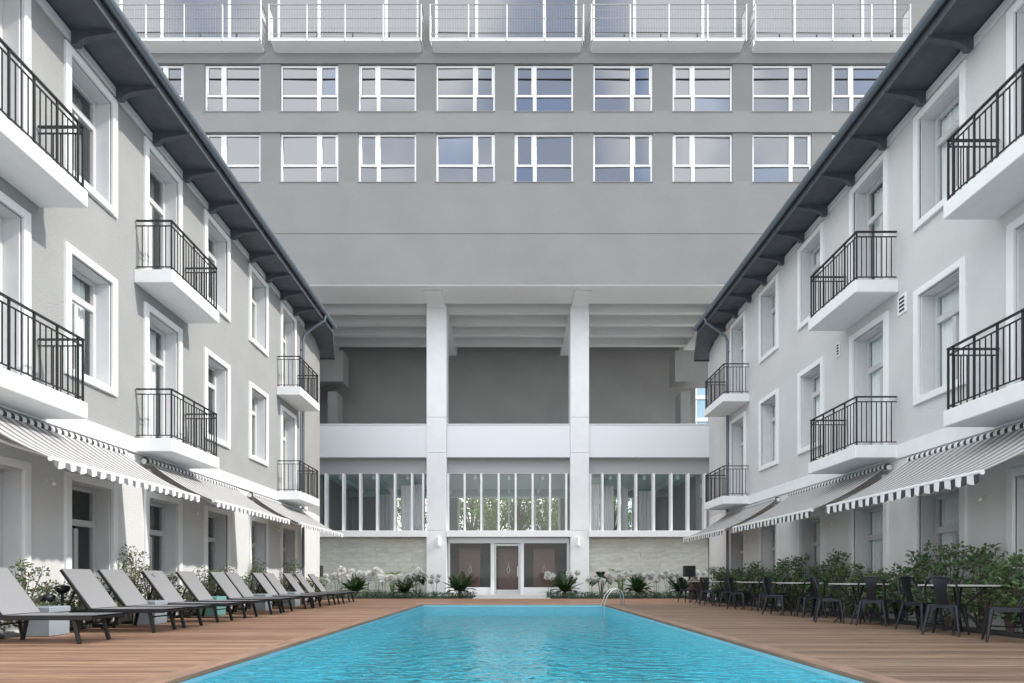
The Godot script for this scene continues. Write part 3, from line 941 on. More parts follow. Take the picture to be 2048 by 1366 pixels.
# ---------------------------------------------------------------- furniture
func make_lounger() -> Node3D:
	# head at -x, foot at +x; origin under the middle of the seat
	var o := thing("sun_lounger", "", "sun lounger", Vector3.ZERO, 0, "sun loungers in a row beside the pool")
	var hw := 0.31
	var y := 0.36
	var hinge := Vector3(-0.45, y, 0)
	var foot := Vector3(0.70, y, 0)
	var head := Vector3(-0.90, 0.965, 0)
	var fr := MB.new()
	for e in [-1, 1]:
		var z := Vector3(0, 0, e * hw)
		fr.bar(hinge + Vector3(-0.35, -0.03, 0) + z, foot + Vector3(0, -0.03, 0) + z, 0.028, 0.05, 0.004)
		fr.bar(hinge + Vector3(0, -0.01, 0) + z, head + z, 0.028, 0.04, 0.004)
	for p in [foot + Vector3(-0.012, -0.03, 0), hinge + Vector3(-0.33, -0.03, 0), hinge + Vector3(0.02, -0.04, 0), head + Vector3(0.01, -0.012, 0)]:
		fr.bar(p + Vector3(0, 0, -hw + 0.012), p + Vector3(0, 0, hw - 0.012), 0.028, 0.03, 0.004)
	part(o, "frame", fr.mesh(), M.lounger)
	var seat := MB.new()
	var back := MB.new()
	for lay in [0.006, 0.0]:
		seat.grid(8, 4, func(a, b): return hinge.lerp(foot, a) + Vector3(0, lay - 0.018 * sin(PI * b) * sin(PI * a), (0.5 - b) * (2 * hw - 0.012)))
		back.grid(8, 4, func(a, b): return head.lerp(hinge, a) + Vector3(0.02, 0.016 + lay, 0) * 0.8 - Vector3(0.8, 0.6, 0) * 0.02 * sin(PI * b) * sin(PI * a) + Vector3(0, 0, (0.5 - b) * (2 * hw - 0.012)))
	part(o, "seat_sling", seat.mesh(), M.sling)
	part(o, "back_sling", back.mesh(), M.sling)
	for e in [-1, 1]:
		for q in [[0.44, 0.52], [-0.58, -0.66]]:
			var l := MB.new()
			l.bar(Vector3(q[0], y - 0.04, e * (hw - 0.045)), Vector3(q[1], 0.0, e * (hw - 0.03)), 0.032, 0.05, 0.004, Vector3.RIGHT)
			part(o, "leg", l.mesh(), M.lounger)
	for x in [0.465, -0.60]:
		var st := MB.new()
		st.tube([Vector3(x, 0.24, -hw + 0.05), Vector3(x, 0.24, hw - 0.05)], 0.012, 6)
		part(o, "stretcher", st.mesh(), M.lounger)
	var su := MB.new()
	for e in [-1, 1]:
		var z := Vector3(0, 0, e * (hw - 0.05))
		su.bar(hinge.lerp(head, 0.55) + Vector3(-0.01, -0.02, 0) + z, Vector3(-0.86, y - 0.06, 0) + z, 0.02, 0.024)
	su.bar(Vector3(-0.86, y - 0.06, -hw + 0.03), Vector3(-0.86, y - 0.06, hw - 0.03), 0.02, 0.02)
	part(o, "back_support", su.mesh(), M.lounger)
	return o


func make_chair() -> Node3D:
	# pressed-metal cafe chair, faces -z
	var o := thing("metal_chair", "", "chair", Vector3.ZERO, 0, "metal cafe chairs by the right hedge")
	var seat := MB.new()
	seat.box(Vector3(0, 0.442, 0), Vector3(0.36, 0.02, 0.36), 0.008)
	for q in [[Vector3(0, 0.42, -0.176), Vector3(0.34, 0.04, 0.006)], [Vector3(0, 0.42, 0.176), Vector3(0.34, 0.04, 0.006)], [Vector3(-0.176, 0.42, 0), Vector3(0.006, 0.04, 0.34)], [Vector3(0.176, 0.42, 0), Vector3(0.006, 0.04, 0.34)]]:
		seat.box(q[0], q[1])
	part(o, "seat", seat.mesh(), M.gunmetal)
	for e in [-1, 1]:
		for f in [-1, 1]:
			var l := MB.new()
			var top := Vector3(e * 0.165, 0.43, f * 0.165)
			var bot := Vector3(e * 0.225, 0.0, f * (0.22 if f < 0 else 0.25))
			l.tube([top, top.lerp(bot, 0.5), bot], [0.032, 0.024, 0.014], 6)
			# curved apron that fans out into the leg
			var w := PackedVector2Array([Vector2(0, 0), Vector2(0.13, 0), Vector2(0.09, -0.03), Vector2(0.05, -0.08), Vector2(0.03, -0.16), Vector2(0.018, -0.2)])
			l.extrude(w, top + Vector3(0, -0.005, f * 0.012), Vector3(-e, 0, 0), Vector3(e * 0.12, 1, 0).normalized(), Vector3(0, 0, 0.004))
			part(o, "leg", l.mesh(), M.gunmetal)
	var cb := MB.new()
	cb.tube([Vector3(-0.2, 0.2, -0.2), Vector3(0.2, 0.2, 0.21)], 0.008, 6)
	cb.tube([Vector3(0.2, 0.2, -0.2), Vector3(-0.2, 0.2, 0.21)], 0.008, 6)
	part(o, "cross_brace", cb.mesh(), M.gunmetal)
	var bf := MB.new()
	bf.tube([Vector3(-0.19, 0.42, 0.14), Vector3(-0.205, 0.56, 0.19), Vector3(-0.2, 0.7, 0.225), Vector3(-0.17, 0.8, 0.25), Vector3(-0.11, 0.845, 0.262), Vector3(0, 0.855, 0.266), Vector3(0.11, 0.845, 0.262), Vector3(0.17, 0.8, 0.25), Vector3(0.2, 0.7, 0.225), Vector3(0.205, 0.56, 0.19), Vector3(0.19, 0.42, 0.14)], 0.014, 8)
	part(o, "back_frame", bf.mesh(), M.gunmetal)
	var sp := MB.new()
	for lay in [0.0, 0.005]:
		sp.grid(4, 8, func(a, b): return Vector3((a - 0.5) * (0.14 + 0.05 * b * b), 0.44 + b * 0.405, 0.168 + 0.095 * sin(b * PI / 2) + lay - 0.012 * cos((a - 0.5) * PI)))
	part(o, "splat", sp.mesh(), M.gunmetal)
	return o


func make_table() -> Node3D:
	var o := thing("bistro_table", "", "table", Vector3.ZERO, 0, "bistro tables by the right hedge")
	part(o, "table_top", boxm(Vector3(0.72, 0.025, 0.72), 0.006), M.table_top, Vector3(0, 0.727, 0))
	for e in [-1, 1]:
		for f in [-1, 1]:
			var l := MB.new()
			l.tube([Vector3(e * 0.24, 0.715, f * 0.24), Vector3(e * 0.06, 0.42, f * 0.06), Vector3(e * 0.06, 0.34, f * 0.06), Vector3(e * 0.29, 0.0, f * 0.29)], 0.013, 6)
			part(o, "leg", l.mesh(), M.gunmetal)
	part(o, "collar", boxm(Vector3(0.13, 0.03, 0.13), 0.004), M.gunmetal, Vector3(0, 0.38, 0))
	part(o, "top_frame", boxm(Vector3(0.56, 0.018, 0.56), 0.004), M.gunmetal, Vector3(0, 0.705, 0))
	return o


# ---------------------------------------------------------------- plants
func rdir() -> Vector3:
	var y := rng.randf_range(-1, 1)
	var a := rng.randf() * TAU
	var r := sqrt(1 - y * y)
	return Vector3(r * cos(a), y, r * sin(a))


func tone(lo := 0.6, hi := 1.35) -> Color:
	var k := rng.randf_range(lo, hi)
	return Color(k * rng.randf_range(0.9, 1.15), k, k * rng.randf_range(0.8, 1.1))


func make_shrub(label: String, group: String, h: float, w: float, clumps: int, per: int, size: float, mt: Material) -> Node3D:
	var o := thing("shrub", label, "shrub", Vector3.ZERO, 0, group)
	var f := MB.new()
	var st := MB.new()
	for k in clumps:
		var ht := h * (0.16 + 0.84 * (k + rng.randf()) / clumps)
		var a := rng.randf() * TAU
		var reach := w * 0.5 * sqrt(rng.randf()) * (0.75 + 0.5 * sin(PI * ht / h))
		var c := Vector3(cos(a) * reach, ht, sin(a) * reach * 0.8)
		var mid := Vector3(c.x * 0.35, ht * 0.55, c.z * 0.35)
		st.tube([Vector3(c.x * 0.15, 0, c.z * 0.15), mid, c], [0.010, 0.007, 0.003], 5, false)
		var r := size * rng.randf_range(1.2, 2.2)
		for i in per:
			var d := rdir()
			d.y = d.y * 0.7 + 0.15
			f.col = tone()
			var p := c + d * r * rng.randf_range(0.3, 1.0)
			var dir := (d + rdir() * 0.6 + Vector3(0, 0.1, 0)).normalized()
			var nn := dir.cross(rdir()).normalized()
			if nn.y < 0:
				nn = -nn
			f.leaf(p, dir, nn, size * rng.randf_range(0.7, 1.3), size * rng.randf_range(0.4, 0.62))
	part(o, "foliage", f.mesh(), mt)
	part(o, "stem", st.mesh(), M.stem)
	return o


func frond_mesh(l: float, droop: float) -> Mesh:
	var f := MB.new()
	var pt := func(t: float): return Vector3(l * t * (1.0 - 0.18 * droop * t), l * (0.55 * t - droop * t * t), 0)
	var pts := []
	for i in 9:
		pts.append(pt.call(i / 8.0))
	f.col = Color(0.9, 0.95, 0.8)
	f.tube(pts, [0.012, 0.011, 0.010, 0.009, 0.008, 0.006, 0.005, 0.004, 0.002], 5, false)
	for i in 34:
		var t := 0.1 + 0.9 * i / 34.0
		var p: Vector3 = pt.call(t)
		var q: Vector3 = pt.call(minf(t + 0.02, 1.03))
		var dir := (q - p).normalized()
		var ll := l * 0.26 * sin(PI * (0.12 + 0.83 * t)) + 0.02
		for e in [-1, 1]:
			f.col = tone(0.7, 1.3)
			var d := (dir * 0.75 + Vector3(0, 0.22, 0) + Vector3(0, 0, e)).normalized()
			f.leaf(p, d, Vector3(0, 1, 0), ll, 0.018, 0.1)
	return f.mesh()


func make_cycad() -> Node3D:
	var o := thing("cycad", "", "cycad", Vector3.ZERO, 0, "cycads in the bed at the end of the pool")
	var tr := MB.new()
	tr.lathe(Vector3.ZERO, [Vector2(0.11, 0), Vector2(0.13, 0.08), Vector2(0.10, 0.2), Vector2(0.04, 0.26), Vector2(0.0, 0.28)], 12)
	part(o, "trunk", tr.mesh(), M.bark)
	var kinds := [frond_mesh(0.85, 0.35), frond_mesh(0.78, 0.55), frond_mesh(0.9, 0.2), frond_mesh(0.7, 0.75)]
	for k in 26:
		var ring := k / 26.0
		part(o, "frond", kinds[k % 4], M.leaf_cycad, Vector3(0, 0.22, 0), Vector3(0, k * 2.39996, lerpf(0.9, -0.05, ring) + rng.randf_range(-0.1, 0.1)))
	return o


func make_lily() -> Node3D:
	var o := thing("white_agapanthus", "", "flowering plant", Vector3.ZERO, 0, "white agapanthus in the bed at the end of the pool")
	var f := MB.new()
	for k in 34:
		var a := rng.randf() * TAU
		var l := rng.randf_range(0.35, 0.6)
		var lean := rng.randf_range(0.35, 0.95)
		var out := Vector3(cos(a), 0, sin(a))
		var side := Vector3(-sin(a), 0, cos(a)) * 0.013
		f.col = tone(0.7, 1.3)
		var prev := out * 0.03
		for i in 4:
			var t := (i + 1) / 4.0
			var p := out * (0.03 + l * lean * t) + Vector3.UP * l * (1.5 * t - (0.8 + lean * 0.5) * t * t)
			var s0 := side * (1.0 - 0.22 * i)
			var s1 := side * (1.0 - 0.22 * (i + 1))
			f.poly([prev - s0, prev + s0, p + s1, p - s1], Vector3(0, 1, 0) + out * -0.5)
			prev = p
	part(o, "foliage", f.mesh(), M.leaf_strap)
	var head := MB.new()
	for k in 80:
		var d := rdir()
		d.y = d.y * 0.75 + 0.15
		head.col = tone(0.93, 1.05)
		head.col = Color(head.col.g, head.col.g, head.col.g * 0.98)
		var nn := d.cross(rdir()).normalized()
		head.leaf(d * 0.03, d.normalized(), nn, rng.randf_range(0.10, 0.135), 0.06, 0.3)
	var hm := head.mesh()
	for k in 4:
		var a := k * 1.6 + rng.randf()
		var h := rng.randf_range(0.68, 0.98)
		var r := rng.randf_range(0.08, 0.24)
		var top := Vector3(cos(a) * r, h, sin(a) * r)
		var s := MB.new()
		s.tube([Vector3(top.x * 0.2, 0, top.z * 0.2), Vector3(top.x * 0.6, h * 0.6, top.z * 0.6), top], 0.007, 5, false)
		var stem := part(o, "stem", s.mesh(), M.green_stem)
		part(stem, "flower_head", hm, M.petal, top, Vector3(0, a, 0))
	return o


func make_broadleaf(called: String, label: String, mt: Material, h: float, n: int, w: float, narrow: bool) -> Node3D:
	var o := thing(called, label, "plant")
	for k in n:
		var a := k * 2.39996 + 0.4
		var out := Vector3(cos(a), 0, sin(a))
		var hh := h * rng.randf_range(0.55, 1.0)
		var base := out * 0.04
		var tip := out * (0.12 + 0.1 * rng.randf()) + Vector3.UP * hh
		var s := MB.new()
		s.tube([base, base.lerp(tip, 0.6) + Vector3.UP * hh * 0.08, tip], [0.016, 0.012, 0.008], 6, false)
		var st := part(o, "stem", s.mesh(), M.green_stem)
		var l := MB.new()
		l.col = tone(0.8, 1.25)
		var ll := w * (2.2 if narrow else 1.25)
		var side := Vector3(-sin(a), 0, cos(a))
		l.grid(10, 6, func(u, v):
			var ww: float = w * 0.5 * pow(sin(PI * (0.08 + 0.9 * u)), 0.8)
			var dn := (0.1 if narrow else 0.62)
			return tip + out * (ll * u * (0.75 if narrow else 0.8)) + Vector3.UP * (ll * (0.35 * u - dn * u * u - (0.25 * u if not narrow else 0.0)) + 0.16 * absf(v - 0.5) * w) + side * ww * (v - 0.5) * 2.0)
		part(st, "leaf", l.mesh(), mt)
	return o


func make_tree(label: String) -> Node3D:
	var o := thing("tree", label, "tree", Vector3.ZERO, 0, "trees beyond the glazed floor")
	var tr := MB.new()
	tr.tube([Vector3(0, -0.2, 0), Vector3(0.1, 2.0, 0.05), Vector3(-0.05, 4.2, 0.1), Vector3(0.1, 6.5, 0)], [0.2, 0.16, 0.12, 0.05], 9)
	var f := MB.new()
	for k in 46:
		var d := rdir()
		var c := Vector3(d.x * 1.9, 5.6 + d.y * 2.8, d.z * 1.7) * Vector3.ONE
		c = c.lerp(Vector3(0, 5.4, 0), rng.randf() * 0.5)
		tr.tube([Vector3(0, c.y * 0.6, 0.05), c.lerp(Vector3(0, c.y * 0.75, 0), 0.5), c], [0.05, 0.03, 0.01], 5, false)
		var r := rng.randf_range(0.4, 0.75)
		for i in 110:
			var e := rdir()
			f.col = tone(0.5, 1.5)
			var dir := (e + rdir() * 0.8).normalized()
			var nn := dir.cross(rdir()).normalized()
			if nn.y < 0:
				nn = -nn
			f.leaf(c + e * r * pow(rng.randf(), 0.4), dir, nn, rng.randf_range(0.12, 0.2), rng.randf_range(0.06, 0.1))
	part(o, "trunk", tr.mesh(), M.bark)
	part(o, "crown", f.mesh(), M.leaf_tree)
	return o


# ---------------------------------------------------------------- scene
func _ready() -> void:
	rng.seed = 20240
	var cam := Camera3D.new()
	cam.name = "camera"
	cam.projection = Camera3D.PROJECTION_FRUSTUM
	cam.near = 0.1
	cam.far = 600.0
	cam.size = 0.1 * 1366.0 / 1190.0
	cam.frustum_offset = Vector2(0.1 * 6.0 / 1190.0, 0.1 * 473.0 / 1190.0)
	cam.position = Vector3(0, 0.84, 0)
	add_child(cam)
	cam.current = true
	var we := WorldEnvironment.new()
	we.name = "environment"
	var env := Environment.new()
	env.background_mode = Environment.BG_SKY
	env.tonemap_mode = Environment.TONE_MAPPER_LINEAR
	env.tonemap_exposure = 2.62
	env.sdfgi_enabled = true
	env.ssao_enabled = true
	env.ssil_enabled = true
	var sm := ProceduralSkyMaterial.new()
	sm.sky_top_color = Color(0.755, 0.80, 0.875)
	sm.sky_horizon_color = Color(0.68, 0.73, 0.79)
	sm.sky_curve = 0.35
	sm.ground_horizon_color = Color(0.6, 0.6, 0.6)
	sm.ground_bottom_color = Color(0.4, 0.4, 0.4)
	sm.sky_energy_multiplier = 1.0
	sm.sun_angle_max = 2.0
	var nz := FastNoiseLite.new()
	nz.noise_type = FastNoiseLite.TYPE_SIMPLEX_SMOOTH
	nz.frequency = 0.011
	nz.fractal_octaves = 5
	nz.seed = 9
	var nt := NoiseTexture2D.new()
	nt.width = 1024
	nt.height = 512
	nt.seamless = true
	nt.noise = nz
	var gr := Gradient.new()
	gr.set_color(0, Color(0.985, 0.935, 0.80, 0.0))
	gr.set_color(1, Color(0.985, 0.935, 0.80, 0.60))
	gr.set_offset(0, 0.32)
	gr.set_offset(1, 0.58)
	nt.color_ramp = gr
	sm.sky_cover = nt
	var sky := Sky.new()
	sky.sky_material = sm
	env.sky = sky
	we.environment = env
	add_child(we)
	var sun := DirectionalLight3D.new()
	sun.name = "sun"
	sun.light_energy = 0.48
	sun.light_color = Color(1.0, 0.98, 0.95)
	sun.light_angular_distance = 2.0
	sun.shadow_enabled = true
	add_child(sun)
	sun.look_at_from_position(Vector3.ZERO, -Vector3(0.86, 0.66, 0.14))
	make_materials()

	# ---- the ground, the deck and the pool
	var PX0 := -2.77
	var PX1 := 2.99
	var PD0 := 1.6
	var PD1 := 19.15
	var g := MB.new()
	for q in [[-300, PX0 - 0.1, -300, 300], [PX1 + 0.1, 300, -300, 300], [PX0 - 0.1, PX1 + 0.1, -300, PD0 - 0.1], [PX0 - 0.1, PX1 + 0.1, PD1 + 0.1, 300]]:
		g.poly([Vector3(q[0], -0.12, -q[2]), Vector3(q[1], -0.12, -q[2]), Vector3(q[1], -0.12, -q[3]), Vector3(q[0], -0.12, -q[3])], Vector3.UP)
	struct("ground", g.mesh(), M.paving)
	var basin := MB.new()
	var cx := (PX0 + PX1) / 2
	var pw := PX1 - PX0
	basin.box(Vector3(cx, -1.55, -(PD0 + PD1) / 2), Vector3(pw + 0.4, 0.1, PD1 - PD0 + 0.4))
	for e in [[PX0 - 0.1, 0.2], [PX1 + 0.1, 0.2]]:
		basin.box(Vector3(e[0], -0.88, -(PD0 + PD1) / 2), Vector3(0.19, 1.24, PD1 - PD0 + 0.4))
	for d in [PD0 - 0.1, PD1 + 0.1]:
		basin.box(Vector3(cx, -0.88, -d), Vector3(pw, 1.24, 0.19))
	struct("pool_basin", basin.mesh(), M.basin)
	var rim := MB.new()
	for e in [PX0 - 0.1, PX1 + 0.1]:
		rim.box(Vector3(e, -0.145, -(PD0 + PD1) / 2), Vector3(0.2, 0.21, PD1 - PD0 + 0.4))
	for d in [PD0 - 0.1, PD1 + 0.1]:
		rim.box(Vector3(cx, -0.145, -d), Vector3(pw, 0.21, 0.2))
	struct("pool_rim", rim.mesh(), M.waterline)
	var wm := MB.new()
	wm.poly([Vector3(PX0, -0.085, -PD0), Vector3(PX1, -0.085, -PD0), Vector3(PX1, -0.085, -PD1), Vector3(PX0, -0.085, -PD1)], Vector3.UP)
	struct("pool_water", wm.mesh(), M.water)

	var deck := Node3D.new()
	deck.name = "deck"
	deck.set_meta("kind", "structure")
	add_child(deck)
	var under := MB.new()
	for q in [[-7.0, -3.1, 3.0, 24.2], [3.3, 7.15, 3.0, 24.2], [-3.1, 3.3, 19.4, 24.2]]:
		under.box(Vector3((q[0] + q[1]) / 2, -0.07, -(q[2] + q[3]) / 2), Vector3(q[1] - q[0], 0.06, q[3] - q[2]))
	part(deck, "joist", under.mesh(), M.dark)
	var pitch := 0.145
	var row := 0
	var d := 3.6
	while d < 24.1:
		var spans := [[-6.98, -2.985], [3.205, 7.12]]
		if d > 19.45:
			spans = [[-6.98, -2.0], [-1.993, 2.2], [2.207, 7.12]]
		for q in spans:
			var jit := rng.randf_range(-0.0012, 0.0012)
			part(deck, "plank", boxm(Vector3(q[1] - q[0], 0.03, pitch - 0.010), 0.003), M.planks_dark[rng.randi() % 5] if q[0] > 3.0 else M.planks[rng.randi() % 5], Vector3((q[0] + q[1]) / 2, -0.015 + jit, -d))
		d += pitch
		row += 1
	for e in [[PX0 - 0.105, -1], [PX1 + 0.105, 1]]:
		var z: float = 1.6
		while z < PD1:
			var l := minf(2.4, PD1 - z)
			part(deck, "coping_board", boxm(Vector3(0.215, 0.045, l - 0.006), 0.006), M.coping if e[1] < 0 else M.coping_dark, Vector3(e[0], -0.0165, -(z + l / 2)))
			z += l
	for q in [[-2.985, -1.0], [-1.0, 1.1], [1.1, 3.205]]:
		part(deck, "coping_board", boxm(Vector3(q[1] - q[0] - 0.006, 0.045, 0.21), 0.006), M.coping_end, Vector3((q[0] + q[1]) / 2, -0.0165, -(PD1 + 0.108)))
		part(deck, "coping_board", boxm(Vector3(q[1] - q[0] - 0.006, 0.03, 0.06), 0.006), M.coping_end, Vector3((q[0] + q[1]) / 2, -0.016, -(PD1 + 0.25)))
	var soil := MB.new()
	for q in [[-7.46, -7.0, 3.0, 24.2], [7.15, 7.95, 3.0, 24.2], [-10, -1.55, 24.22, 27.5], [1.75, 10, 24.22, 27.5]]:
		soil.box(Vector3((q[0] + q[1]) / 2, -0.05, -(q[2] + q[3]) / 2), Vector3(q[1] - q[0], 0.1, q[3] - q[2]))
	struct("planting_soil", soil.mesh(), M.soil)
	var kerb := MB.new()
	kerb.box(Vector3(7.16, 0.0, -13.6), Vector3(0.05, 0.12, 21.1), 0.008)
	kerb.box(Vector3(-7.02, 0.0, -13.6), Vector3(0.05, 0.10, 21.1), 0.008)
	struct("bed_kerb", kerb.mesh(), M.dark)
	var path := MB.new()
	path.box(Vector3(0.1, -0.03, -25.9), Vector3(3.2, 0.1, 3.3), 0.01)
	path.box(Vector3(0.1, 0.02, -27.2), Vector3(3.2, 0.1, 0.9), 0.01)
	struct("path", path.mesh(), M.path)

	# ---- buildings
	var WL := 7.46
	var WR := 7.91
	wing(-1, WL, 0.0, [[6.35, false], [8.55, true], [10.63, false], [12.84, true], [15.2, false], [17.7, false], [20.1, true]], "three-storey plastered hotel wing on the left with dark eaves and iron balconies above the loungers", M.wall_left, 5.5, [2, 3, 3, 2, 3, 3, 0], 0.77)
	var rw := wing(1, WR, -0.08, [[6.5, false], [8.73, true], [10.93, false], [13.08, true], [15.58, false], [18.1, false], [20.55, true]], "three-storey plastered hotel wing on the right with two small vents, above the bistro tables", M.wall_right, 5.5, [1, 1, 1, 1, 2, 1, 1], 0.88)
	for q in [[11.95, 6.42, 0.27, 0.40], [14.28, 6.40, 0.16, 0.34]]:
		var vm := MB.new()
		vm.box(side_pt(1, -0.012, q[1], q[0]), Vector3(0.024, q[3], q[2]), 0.006)
		var vent := part(rw, "vent", vm.mesh(), M.white)
		for i in 4:
			part(vent, "slot", boxm(Vector3(0.004, 0.045, q[2] * 0.6), 0.001), M.dark, side_pt(1, -0.025, q[1] - q[3] * 0.3 + i * q[3] * 0.2, q[0]))
	tower()
	var fg := thing("glass_building", "pale blue glazed building far behind, in the gap at the terrace's right end", "building", Vector3(16.5, 0, -48))
	part(fg, "wall", boxm(Vector3(7, 26, 6), 0.02), M.far_glass, Vector3(0, 13, -3.1))
	for k in 14:
		part(fg, "floor_band", boxm(Vector3(7.1, 0.3, 0.12), 0.01), M.white_frame, Vector3(0, 1.0 + k * 1.8, 0))
	for k in 8:
		part(fg, "mullion", boxm(Vector3(0.08, 26, 0.1)), M.white_frame, Vector3(-3.4 + k, 13, -0.02))
	var t0 := make_tree("leafy tree beyond the glazed floor, left of the centre")
	t0.position = Vector3(-2.6, 0, -42)
	copy(t0, "tree", "leafy tree beyond the glazed floor, in the middle of the view through it", Vector3(0.7, 0.3, -43.5), 2.0, Vector3(1.05, 1.05, 1.05))
	copy(t0, "tree", "leafy tree beyond the glazed floor, right of the centre", Vector3(3.9, -0.2, -42.3), 4.1)
	copy(t0, "tree", "leafy tree beyond the glazed floor, at the far left behind the curtains", Vector3(-7.0, 0.1, -43), 1.1, Vector3(1.1, 1.0, 1.1))
	copy(t0, "tree", "leafy tree beyond the glazed floor, at the far right behind the curtains", Vector3(7.6, 0, -43), 5.2, Vector3(1.1, 1.0, 1.1))
	copy(t0, "tree", "tree in the back row beyond the glazed floor, left of the middle", Vector3(-1.2, 0.2, -47), 0.6, Vector3(1.3, 1.1, 1.3))
	copy(t0, "tree", "tree in the back row beyond the glazed floor, right of the middle", Vector3(3.0, 0.2, -47.5), 3.3, Vector3(1.35, 1.1, 1.3))

	# ---- awnings and wall lamps
	awning(-1, WL, 0.0, 7.75, 11.4, 2.40, 1.5, "near striped awning on the left wing, cut by the picture edge")
	awning(-1, WL, 0.0, 12.02, 16.1, 2.40, 1.5, "middle striped awning on the left wing, below the nearer whole balcony")
	awning(-1, WL, 0.0, 16.95, 21.3, 2.40, 1.5, "far striped awning on the left wing, reaching past its end")
	awning(1, WR, -0.08, 7.85, 11.6, 2.32, 1.68, "near striped awning on the right wing with a bold black and white valance")
	awning(1, WR, -0.08, 12.25, 16.5, 2.32, 1.68, "middle striped awning on the right wing")
	awning(1, WR, -0.08, 17.3, 21.2, 2.32, 1.68, "far striped awning on the right wing, beside the stone wall")
	var wl := thing("wall_lamp", "", "wall lamp", Vector3.ZERO, 0, "small globe lamps under the awnings")
	var lm := MB.new()
	lm.lathe(Vector3(0, 0, 0), [Vector2(0.0, -0.034), Vector2(0.02, -0.028), Vector2(0.032, -0.01), Vector2(0.034, 0.0), Vector2(0.032, 0.01), Vector2(0.02, 0.028), Vector2(0.0, 0.034)], 14)
	part(wl, "globe", lm.mesh(), M.globe, Vector3(0.12, 0, 0))
	var ar := MB.new()
	ar.tube([Vector3(0, 0.06, 0), Vector3(0.06, 0.085, 0), Vector3(0.11, 0.07, 0), Vector3(0.12, 0.033, 0)], 0.006, 6)
	ar.box(Vector3(0.006, 0.05, 0), Vector3(0.012, 0.06, 0.04), 0.003)
	part(wl, "bracket", ar.mesh(), M.arm)
	var spots := [[-1, 9.6, "near"], [-1, 14.0, "middle"], [-1, 18.95, "far"], [1, 9.85, "near"], [1, 14.35, "middle"], [1, 19.3, "far"]]
	for k in 6:
		var q = spots[k]
		var lab := "small white globe wall lamp under the %s awning of the %s wing" % [q[2], "left" if q[0] < 0 else "right"]
		var at := Vector3(q[0] * (WL if q[0] < 0 else WR), 2.36 if q[0] < 0 else 2.14, -q[1])
		if k == 0:
			wl.position = at
			wl.set_meta("label", lab)
		else:
			copy(wl, "wall_lamp", lab, at, 0.0 if q[0] < 0 else PI)
	for e in [[-3.35, "left"], [3.27, "right"]]:
		var cl := thing("column_lamp", "white cylinder lamp on the %s column beside the glass doors" % e[1], "wall lamp", Vector3(e[0] + (0.1 if e[1] == "left" else -0.1), 2.32, -27.4), 0, "cylinder lamps on the columns")
		var cm := MB.new()
		cm.lathe(Vector3.ZERO, [Vector2(0.0, 0), Vector2(0.085, 0), Vector2(0.09, 0.02), Vector2(0.09, 0.38), Vector2(0.085, 0.4), Vector2(0.0, 0.4)], 18)
		part(cl, "shade", cm.mesh(), M.white_frame)
		part(cl, "mount", boxm(Vector3(0.1, 0.2, 0.1), 0.008), M.alu, Vector3(0, 0.2, -0.06))

	# ---- loungers and the cube tables between them
	var lounger := make_lounger()
	var ld := [7.84, 9.42, 10.25, 11.48, 12.65, 13.93, 14.75, 16.25, 17.05, 18.4, 19.35, 20.7]
	for k in ld.size():
		var lab := "grey sling sun lounger with black frame, %s from the camera in the poolside row" % ORD[k]
		if k == 0:
			lab = "grey sling sun lounger nearest the camera, its head cut by the left picture edge"
		var at := Vector3(-5.98 + rng.randf_range(-0.03, 0.03), 0, -ld[k])
		var turn := rng.randf_range(-0.02, 0.02)
		if k == 0:
			at.x = -5.98
			lounger.position = at
			lounger.set_meta("label", lab)
		else:
			copy(lounger, "sun_lounger", lab, at, turn)
	var cubes := [[8.72, -6.78, "blue grey cube side table between the two nearest loungers"], [10.9, -6.57, "blue grey cube side table between the third and fourth loungers"], [13.3, -6.62, "teal cube side table between the fifth and sixth loungers"], [15.5, -6.45, "grey cube side table between the seventh and eighth loungers"], [17.75, -6.5, "pale cube side table between the ninth and tenth loungers"]]
	for k in cubes.size():
		var c := thing("side_table", cubes[k][2], "side table", Vector3(cubes[k][1], 0, -cubes[k][0]), rng.randf_range(-0.05, 0.05), "cube side tables between the loungers")
		var mt: Material = M.cube_teal if k == 2 else M.cube
		part(c, "base", boxm(Vector3(0.40, 0.33, 0.40), 0.012), mt, Vector3(0, 0.165, 0))
		part(c, "table_top", boxm(Vector3(0.42, 0.09, 0.42), 0.014), mt, Vector3(0, 0.382, 0))

	# ---- bistro tables and chairs by the right hedge
	var table := make_table()
	var chair := make_chair()
	var td := [8.95, 11.0, 13.2, 15.5, 17.8, 20.0]
	var used_chair := false
	for k in td.size():
		var lab := "square bistro table with dark pinched legs, %s from the camera" % ORD[k]
		var at := Vector3(6.75 if k == 0 else 6.45, 0, -td[k])
		if k == 0:
			table.position = at
			table.set_meta("label", lab)
		else:
			copy(table, "bistro_table", lab, at, rng.randf_range(-0.06, 0.06))
		var seats := [[Vector3(-0.28, 0, 0.18), -0.9, "pool side"], [Vector3(-0.26, 0, 1.08), 1.0, "near side"], [Vector3(-0.1, 0, -0.62), PI + 0.25, "far side"]]
		if k > 0:
			seats = [[Vector3(0.02, 0, 0.45), -0.5, "near side"], [Vector3(0.45, 0, 0.1), 1.3, "wall side"], [Vector3(-0.35, 0, -0.3), -2.3, "far side"]]
		for j in 3:
			var clab := "dark metal cafe chair at the %s of the %s bistro table" % [seats[j][2], ORD[k]]
			var cat: Vector3 = at + seats[j][0] + Vector3(rng.randf_range(-0.05, 0.05), 0, rng.randf_range(-0.05, 0.05))
			var turn: float = seats[j][1] + (rng.randf_range(-0.35, 0.35) if k > 0 else 0.0)
			if not used_chair:
				used_chair = true
				chair.position = cat
				chair.rotation.y = turn
				chair.set_meta("label", clab)
			else:
				copy(chair, "metal_chair", clab, cat, turn)

